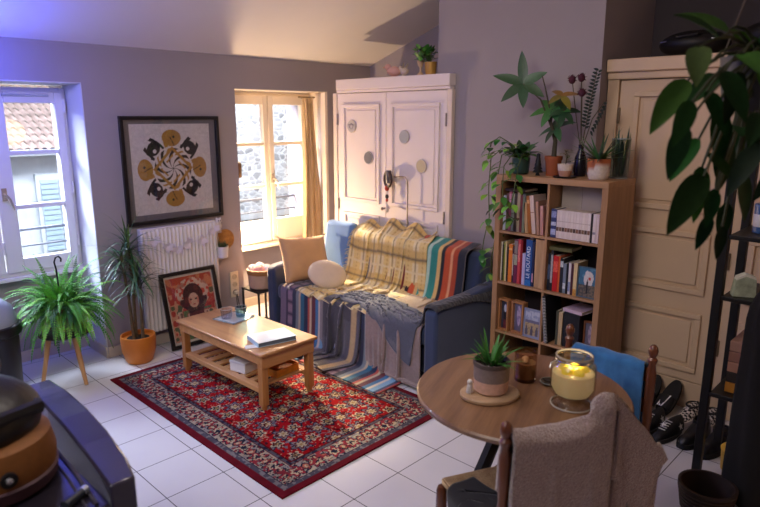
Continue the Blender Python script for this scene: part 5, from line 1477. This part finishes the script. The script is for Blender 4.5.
# ------------------------------------------------------------------ shoes by the beige closet
def shoe_body(b, L, W, H, toe=.6, col=None, open_=False):
    n = 20; m_ = 14; rings = []
    for i in range(n+1):
        t_ = i/n; y = -L/2+L*t_
        w = W/2*(.72+.28*math.sin(PI*min(1, t_*1.25)))*(1 if t_ < .82 else math.sqrt(max(0.02, 1-((t_-.82)/.18)**2)))
        if t_ < .05: w *= .75+.25*t_/.05
        h = H if t_ < .38 else H*(1-(1-toe)*min(1, (t_-.38)/.35)) if t_ < .8 else H*toe*math.sqrt(max(.04, 1-((t_-.8)/.22)**2))
        r = []
        for k in range(m_+1):
            a = PI*k/m_; r.append((w*math.cos(a)*(1 if k not in (0, m_) else 1), y, .022+(h-.022)*math.sin(a)**.75))
        rings.append(r)
    b.grid(rings)
    b.add([rings[0][k] for k in range(m_+1)], [tuple(range(m_+1))]); b.add([rings[-1][k] for k in range(m_+1)], [tuple(range(m_+1))[::-1]])
def sole(b, L, W, z0=0, z1=.024):
    pl_ = []
    for k in range(28):
        a = 2*PI*k/28; y = math.sin(a)*L/2*1.02; w = W/2*1.05*(1+.12*math.sin(a)); pl_.append((math.cos(a)*w*(abs(math.cos(a))**-.25 if abs(math.cos(a)) > .05 else 1), y))
    b.prism(pl_, z1-z0, lambda x, y, t: (x, y, z0+t))
def star(b, c, r, nx, up=(0, 0, 1)):
    nx = Vector(nx).normalized(); u_ = Vector(up); v_ = u_.cross(nx).normalized(); u_ = nx.cross(v_)
    pts = []
    for k in range(10):
        rr = r if k % 2 == 0 else r*.42; a = PI/2+k*PI/5; pts.append(Vector(c)+v_*math.cos(a)*rr+u_*math.sin(a)*rr)
    b.add(pts+[Vector(c)+nx*.0008], [(k, (k+1) % 10, 10) for k in range(10)])
def shoe(kind, label, loc, rz, group):
    o = thing('shoe', label, 'shoe', loc, rz, group)
    mk = M('#1a1a1d', .6, var=.1)
    if kind == 'slide':
        b = MB(); sole(b, .27, .095, 0, .03); b.build('sole', M('#1d1d20', .8), o)
        b = MB(); P = []
        for i in range(9):
            y = .02+.09*i/8; r = []
            for k in range(13):
                a = PI*k/12; r.append((.05*math.cos(a), y, .026+.05*math.sin(a)**.6))
            P.append(r)
        b.grid(P); s_ = b.build('strap', mk, o, solid=.005)
        b = MB()
        for k in range(3): b.add([(-.032+k*.016, .018, .074), (-.022+k*.016, .018, .075), (-.004+k*.012, .112, .079), (-.012+k*.012, .112, .079)], [(0, 1, 2, 3)]); 
        b.build('stripes', M('#e2e0de', .6, var=0), o, smooth=False)
    elif kind == 'star':
        b = MB(); sole(b, .27, .09); b.build('sole', M('#26262a', .7), o)
        b = MB(); shoe_body(b, .265, .088, .10, .55); b.build('upper', mk, o)
        b = MB()
        for s_ in (-1, 1): star(b, (s_*.043, -.06, .062), .024, (s_, 0, .35))
        star(b, (.0, .055, .094), .022, (0, .35, 1), (0, 1, 0)); b.build('star_patch', M('#e6e3df', .6, var=0), o, smooth=False)
        b = MB()
        for k in range(5): b.tube([(-.02, .0+k*.018, .098-k*.007), (.02, .0+k*.018, .098-k*.007)], .003, 5)
        b.build('laces', M('#c9c5c0', .8), o)
    elif kind == 'check':
        b = MB(); sole(b, .26, .09, 0, .03); b.build('sole', M('#cfc6be', .7), o)
        b = MB(); shoe_body(b, .255, .088, .085, .6); b.build('upper', mCheck, o)
        b = MB(); b.ring(.034, .006, (0, -.06, .082), None, 24, 6, sy=1.4); b.build('collar', mk, o)
    elif kind == 'boot':
        b = MB(); sole(b, .28, .10, 0, .03); b.build('sole', M('#141416', .7), o)
        b = MB(); shoe_body(b, .275, .096, .11, .62); b.build('upper', M('#1b1b1f', .4, var=.15), o)
        b = MB(); b.lathe([(.042, .07), (.044, .10), (.043, .12), (.038, .12), (.037, .08)], 24, (0, -.075, 0), sy=1.25); b.build('shaft', M('#1b1b1f', .4, var=.15), o)
    else:
        b = MB(); sole(b, .28, .095, 0, .03); b.build('sole', M('#d6d3cf', .6), o)
        b = MB(); shoe_body(b, .275, .092, .10, .55); b.build('upper', M('#d3cec8' if kind == 'white' else '#2a2a2e', .6), o)
        b = MB()
        for k in range(5): b.tube([(-.022, .0+k*.018, .098-k*.007), (.022, .0+k*.018, .098-k*.007)], .003, 5)
        b.build('laces', M('#f0ede8', .8), o)
    return o
t = NT('checker'); ck = t.node('ShaderNodeTexChecker'); ck.inputs['Scale'].default_value = 55; t.link(t.coord(), ck.inputs['Vector']); ck.inputs[1].default_value = (*lin('#d8d0c8'), 1); ck.inputs[2].default_value = (*lin('#1c1a1c'), 1); t.set(Base_Color=ck.outputs[0], Roughness=.8); mCheck = t.m
ra = rad(60)
o = shoe('slide', 'black slide sandal with white stripes by the closet, nearer the bookshelf', (3.89, 1.315, .085), rad(88), 'striped slides by the closet'); o.rotation_euler.x = -.6
o = shoe('slide', 'black slide sandal with white stripes, beside the checked shoes', (3.89, 1.195, .085), rad(84), 'striped slides by the closet'); o.rotation_euler.x = -.6
shoe('star', 'black shoe with a white star, beside the chair post', (3.58, 1.195, .0005), rad(84), 'black star shoes on the tiles')
shoe('star', 'black shoe with a white star, next to the plain boots', (3.56, 1.085, .0005), rad(80), 'black star shoes on the tiles')
shoe('check', 'black and white checked slip-on shoe beside the sandals', (3.86, 1.07, .0005), rad(86), 'checked slip-ons by the closet')
shoe('check', 'black and white checked slip-on shoe nearer the metal rack', (3.85, .96, .0005), rad(82), 'checked slip-ons by the closet')
shoe('boot', 'plain black boot beside the star shoes', (3.60, .955, .0005), rad(80), 'black boots on the tiles')
shoe('boot', 'plain black boot closest to the metal rack', (3.57, .84, .0005), rad(78), 'black boots on the tiles')
shoe('white', 'whitish sneaker standing behind the black rack post', (3.78, .80, .0005), ra+.2, None)
shoe('dark', 'dark sneaker with a pale sole behind the rack, by the closet', (3.90, .70, .0005), ra-.1, None)

# ------------------------------------------------------------------ black rack at the edge of the room
rk = thing('metal_rack', 'tall black open metal rack standing in front of the beige closet', 'rack', (0, 0, 0))
mR = M('#0e0e10', .45, var=.05)
RX0, RX1, RY0, RY1 = 3.21, 3.56, -.35, .82
for x in (RX0, RX1):
    for y in (RY0, RY1): MB().box(x-.02, x+.02, y-.02, y+.02, 0, 2.0).build('post', mR, rk, bevel=.003)
for z in (.50, 1.00, 1.30, 1.75):
    MB().box(RX0-.02, RX1+.02, RY0+.02, RY1-.021, z-.022, z).build('shelf_board', mR, rk, bevel=.003)
def crate(name, label, loc, d, cols, cat, rz=0):
    o = thing(name, label, cat, loc, rz); h = d[2]/len(cols)
    for k, c in enumerate(cols): MB().box(-d[0]/2, d[0]/2, -d[1]/2, d[1]/2, k*h+.0005, (k+1)*h-.002).build('band' if k else 'base_band', M(c, .6, var=.12, vs=10), o, bevel=.003)
    return o
crate('magazine_box', 'ochre box with pinkish brown layers on the lower rack shelf', (3.38, .62, .501), (.26, .26, .27), ['#b87a28', '#2c2422', '#a87a68', '#94685a', '#a87f70'], 'box', 0)
for k, (y, c1, c2, lb) in enumerate(((.70, '#3a5f9a', '#d6d9e2', 'blue and white tin on the upper rack shelf, beside the black post'), (.58, '#b8402f', '#e0d6d0', 'red and white tin behind the hanging leaves on the rack'), (.45, '#6a86b8', '#e6e6ea', 'pale blue tin on the upper rack shelf, away from the post'))):
    o = thing('tin', lb, 'tin', (3.36, y, 1.301), 0, 'tins on the upper rack shelf')
    b = MB(); b.lathe([(0, 0), (.045, 0), (.045, .12), (0, .12)], 24); b.build('body', M(c1, .35, var=.2, vs=18), o)
    b = MB(); b.lathe([(.0455, .03), (.0462, .035), (.0462, .085), (.0455, .09)], 24); b.build('label_band', M(c2, .5, var=.15, vs=25), o)
    b = MB(); b.lathe([(.047, .1205), (.047, .135), (.044, .138), (0, .138)], 24); b.build('lid', M(c1, .35), o)
pk_ = thing('folded_bag', 'pale green and white folded paper bag on the middle rack shelf edge', 'bag', (3.24, .715, 1.001), .5)
b = MB(); b.prism([(-.05, 0), (.05, 0), (.04, .08), (.0, .1), (-.045, .085)], .05, lambda x, z, k: (k, x, z)); b.build('body', M('#9fae9a', .7, var=.3, vs=25), pk_)
b = MB(); b.prism([(-.045, .0855), (.0, .1005), (.04, .0805), (.035, .095), (0, .112), (-.04, .10)], .046, lambda x, z, k: (k+.002, x, z)); b.build('flap', M('#d6d9cf', .7), pk_)
ct_ = cloth = thing('hanging_coat', 'dark coat hanging on the near side of the rack at the room edge', 'coat', (3.10, .49, .05))
P = []; n = 40
for i in range(n+1):
    u = 2*PI*i/n; r = []
    for j in range(21):
        v = j/20; z = 1.12*v; w = (.185-.03*v)*(1 if v < .8 else math.sqrt(max(.03, 1-((v-.8)/.205)**2))); dd = (.045+.04*(1-v))*(1 if v < .85 else 1-2.2*(v-.85))
        r.append((dd*math.cos(u)*(1+.2*math.sin(u*5+v*3)), w*math.sin(u)*(1+.08*math.sin(u*7+v*4)), z))
    P.append(r)
b = MB(); b.grid(P); b.build('body', M('#141315', .95, var=.1), ct_, angle=0)
b = MB(); b.lathe([(.055, 1.10), (.05, 1.15), (.025, 1.17), (0, 1.175)], 20, sx=.6); b.build('collar', M('#1a181b', .95), ct_)
b = MB(); b.tube([(0, 0, 1.16), (.03, 0, 1.20), (.085, 0, 1.20)], .006, 6); b.build('loop', M('#1a181b', .9), ct_)
yc = thing('yellow_cup', 'yellow lidded cup on the tiles beside the rack post', 'cup', (3.42, .70, .0005))
b = MB(); b.lathe([(0, 0), (.05, 0), (.06, .01), (.066, .12), (0, .12)], 28); b.build('cup', M('#c99a3a', .4, var=.15), yc)
b = MB(); b.lathe([(.068, .12), (.07, .128), (.06, .14), (.05, .142), (.02, .146), (0, .15)], 28); b.ring(.045, .006, (0, 0, .142)); b.build('lid', M('#e0b040', .4), yc)
bw = thing('dark_basket', 'low dark brown round basket on the tiles in front of the rack', 'basket', (2.96, .70, .0005))
b = MB(); b.lathe([(0, 0), (.10, 0), (.12, .12), (.128, .125), (.128, .14), (.115, .14), (.11, .12), (.095, .012), (0, .01)], 36); b.build('body', M('#2a1c16', .6, var=.2), bw)
b = MB()
for k in range(6): b.ring(.104+k*.0035, .006, (0, 0, .012+k*.02), None, 40, 6)
b.build('weave', M('#33231b', .7, var=.3, vs=40), bw)

# ------------------------------------------------------------------ dark bags over the beige closet
for k, (y, s_, lb) in enumerate(((1.40, 1.0, 'black bag lying on top of the beige closet, nearer the grey pier'), (.92, 1.15, 'larger black bag on top of the beige closet, beyond the first'))):
    o = thing('travel_bag', lb, 'bag', (4.28, y, 2.201), 0, 'bags over the beige closet')
    b = MB(); b.ball((0, 0, .085*s_), (.16*s_, .21*s_, .084*s_), 20, 12); b.build('body', M('#121214', .5, var=.15), o)
    b = MB(); b.tube([(-.10, -.08, .13*s_), (-.15, -.06, .13*s_), (-.15, .06, .12*s_), (-.10, .08, .13*s_)], .008, 8); b.build('handle', M('#1c1c20', .4), o)
    b = MB(); b.tube([(-.11, -.17, .10), (-.13, 0, .115*s_), (-.11, .17, .10)], .004, 6); b.build('zip', M('#8a8a90', .3, metal=.8), o)

# ------------------------------------------------------------------ big pothos hanging at the edge of the picture
hp = thing('hanging_pothos', 'large leaved pothos hanging from the ceiling in front of the black rack', 'potted plant', (2.20, .51, 1.98))
b = MB(); b.lathe([(0, -.12), (.08, -.12), (.11, -.08), (.125, .04), (.12, .04), (.1, -.06), (0, -.08)], 32); b.build('pot', M('#3a3a3e', .5), hp)
b = MB()
for k in range(3):
    a = 2*PI*k/3; b.tube([(.122*math.cos(a), .122*math.sin(a), .035), (0, 0, .5), (0, 0, ceil_z(.51)-1.98)], .003, 5)
b.build('cord', M('#5a5048', .8), hp)
big = [((-.42, .06, .04), (-.6, -.2, -.35), .15), ((-.36, .10, -.04), (-.6, .3, -.6), .17), ((-.46, .05, -.10), (-.7, .1, -.7), .13), ((-.30, .05, .07), (-.3, .2, .25), .15), ((-.25, .0, .03), (-.4, -.3, -.1), .16),
       ((-.40, .08, -.16), (-.25, .2, -1), .14), ((-.33, .04, -.30), (-.75, .25, -.65), .19), ((-.28, .02, -.34), (-.4, 0, -.55), .11), ((-.22, .05, -.12), (-.3, -.2, -1), .16), ((-.18, .02, -.22), (-.2, .2, -1), .14),
       ((-.15, .08, -.02), (-.5, .2, -.2), .16), ((-.10, .0, .06), (-.1, -.4, .3), .16), ((-.20, .06, .10), (-.2, .4, .3), .14), ((-.26, .03, -.42), (-.5, .2, -.8), .10), ((-.12, .0, -.30), (.1, -.2, -1), .14), ((-.06, .02, -.14), (.2, 0, -1), .15),
       ((-.17, .02, -.46), (.1, .1, -1), .10), ((-.33, .02, -.02), (-.3, -.5, -.6), .15), ((-.28, .08, -.20), (-.3, .5, -.8), .13), ((-.08, .04, -.40), (.2, .1, -.9), .12), ((.0, .0, .02), (-.3, .3, .5), .15), ((-.36, .05, .0), (-.9, -.1, .1), .13)]
for k in range(20): big.append(((rnd.uniform(-.30, .10), rnd.uniform(-.12, .10), rnd.uniform(-.30, .14)), (rnd.uniform(-.7, .3), rnd.uniform(-.5, .5), rnd.uniform(-1, .1)), rnd.uniform(.10, .17)))
b = MB(); lv = MB()
for p, d, L_ in big:
    base = Vector((rnd.uniform(-.06, .0), rnd.uniform(-.03, .03), .02)); p = Vector(p)
    mid = (base+p)/2+Vector((0, 0, .05 if p.z > -.2 else .09))
    b.tube([base, base.lerp(mid, .5)+Vector((0, 0, .02)), mid, mid.lerp(p, .55)+Vector((0, 0, .01)), p], [.005, .005, .0045, .004, .0035], 6)
    lv.leaf(p, d, (rnd.uniform(-.9, -.1), rnd.uniform(-.9, 0), .7), L_*1.08, L_*.5, .5, 9, .22, heart, leafcol('#1d4220', '#265026', '#3a6428', '#16341a'))
b.build('vines', M('#2f3a22', .6), hp); lv.build('leaves', VC(.64, name='pothos_big'), hp, angle=0, colors=True)

# ------------------------------------------------------------------ dark cabinet, bag and bin at the near corner
cbn = thing('cabinet', 'dark glossy cabinet with a raised rounded side rim, a bag lying on it', 'cabinet', (0, 0, 0))
mCab = M('#1c1820', .3, var=.1, coat=.4); 
MB().box(-.15, .565, 1.585, 2.46, .02, .80).build('body', mCab, cbn, bevel=.004)
b = MB()
out = [(.64, 1.585), (.668, 1.70), (.695, 1.90), (.712, 2.12), (.715, 2.32), (.705, 2.47), (.62, 2.47), (.615, 2.3), (.605, 2.05), (.588, 1.8), (.568, 1.585)]
b.prism(out, .85, lambda x, y, t: (x, y, t)); b.build('side_panel', M('#2a2738', .22, var=.05, coat=.6), cbn, bevel=.008)
b = MB(); b.tube([(.535, 1.60, .803), (.553, 1.8, .803), (.562, 2.05, .803), (.564, 2.4, .803)], .006, 8); b.tube([(.51, 1.60, .802), (.528, 1.8, .802), (.538, 2.05, .802), (.54, 2.4, .802)], .004, 8); b.build('rail', M('#4a4650', .3, metal=.4), cbn)
hb = thing('handbag', 'black and ochre bag with a round silver button lying on the dark cabinet', 'bag', (.37, 1.92, .801))
b = MB(); b.lathe([(0, 0), (.14, 0), (.165, .01), (.172, .045), (.165, .05)], 40, col=lin('#4a2a34')); b.lathe([(.165, .05), (.170, .09), (.158, .15), (.12, .17), (0, .175)], 40, col=lin('#7c4c1c')); b.build('body', VC(.6, name='bag'), hb, colors=True)
b = MB(); b.ball((-.03, .03, .215), (.185, .175, .10), 24, 14, M=Euler((.15, .1, 0)).to_matrix()); b.ball((-.05, .10, .33), (.13, .11, .08), 20, 12); b.tube([(-.14, -.08, .22), (-.02, -.13, .24), (.12, -.06, .22), (.14, .06, .2)], .022, 8); b.build('flap', M('#0d0d0f', .4, var=.2, vs=15, bump=.3, bs=25), hb)
b = MB(); b.lathe([(0, 0), (.022, 0), (.022, .01), (0, .012)], 20, (-.0, -.165, .085), Matrix.Rotation(rad(90), 3, 'X')); b.build('button_backing', M('#151517', .4), hb)
b = MB(); b.lathe([(0, 0), (.010, 0), (.008, .006), (0, .007)], 16, (-.0, -.176, .085), Matrix.Rotation(rad(90), 3, 'X')); b.build('button', M('#d0d0d4', .2, metal=.9, var=0), hb)
tc_ = thing('torch', 'small dark torch with a bright metal end on the cabinet top', 'torch', (.505, 1.66, .815), rad(28))
b = MB(); b.tube([(-.045, 0, 0), (.02, 0, 0)], .0135, 16); b.build('barrel', M('#22262e', .35), tc_)
b = MB(); b.tube([(.02, 0, 0), (.036, 0, 0)], [.0138, .0138], 16); b.build('cap', M('#cfd6de', .15, metal=.8, var=0), tc_)
bn = thing('waste_bin', 'black round bin with a pale grey domed lid below the white window', 'bin', (.95, 4.40, 0)); bn.scale = (1, 1, 1.17)
b = MB(); b.lathe([(0, 0), (.125, 0), (.14, .02), (.155, .40), (.145, .40), (0, .38)], 40); b.build('body', M('#1d1f24', .4, var=.05), bn)
b = MB(); b.lathe([(.155, .40), (.175, .41), (.182, .44), (.175, .46), (.16, .465), (.15, .45)], 40); b.build('rim', M('#15171b', .3, var=.05), bn)
b = MB(); b.lathe([(.158, .455), (.155, .50), (.13, .56), (.08, .60), (0, .615)], 40); b.build('lid', M('#8f97a3', .35, var=.04), bn)
L = light
L('courtyard_light', 'AREA', (3.6, 6.4, 4.4), 1000, (.95, .98, 1), (3.8, 9, .9), (7, 1.2))
L('daylight_white_window', 'AREA', (.35, 6.4, 2.9), 560, (.80, .88, 1), (2.9, 3.2, .4), (1.5, 1.1))
L('daylight_white_window_high', 'AREA', (1.4, 6.3, 3.3), 380, (.78, .87, 1), (1.8, 3.0, .2), (1.4, 1.1))
L('daylight_cream_window', 'AREA', (3.4, 6.6, 3.4), 380, (1, .93, .85), (2.9, 3.0, .3), (1.4, 1.0))
L('sun_through_cream_window', 'SPOT', (4.3, 7.2, 3.35), 5200, (1, .76, .46), (2.75, 2.95, 0), .16, spot_size=rad(32), spot_blend=.4)
L('sill_lamp', 'POINT', (3.112, 4.80, .80), 78, (1, .68, .38), None, .025)
L('led_strip', 'POINT', (.95, 4.25, 2.16), 30, (.06, .09, 1), None, .12)
L('overhead_fill', 'POINT', (1.5, 1.7, 2.6), 38, (1, .86, .79), None, .25)  # added point light above the view, brightening the right wall and closets
L('room_fill', 'AREA', (-.6, 1.7, 3.0), 24, (1, .93, .92), (2.2, 3.5, .4), (1.8, 1.8), spread=rad(95))
L('hall_lamp', 'POINT', (3.0, -.9, 1.6), 14, (1, .52, .2), None, .2)
L('candle_glow', 'POINT', (2.12, 1.01, .915), .3, (1, .72, .35), None, .012)
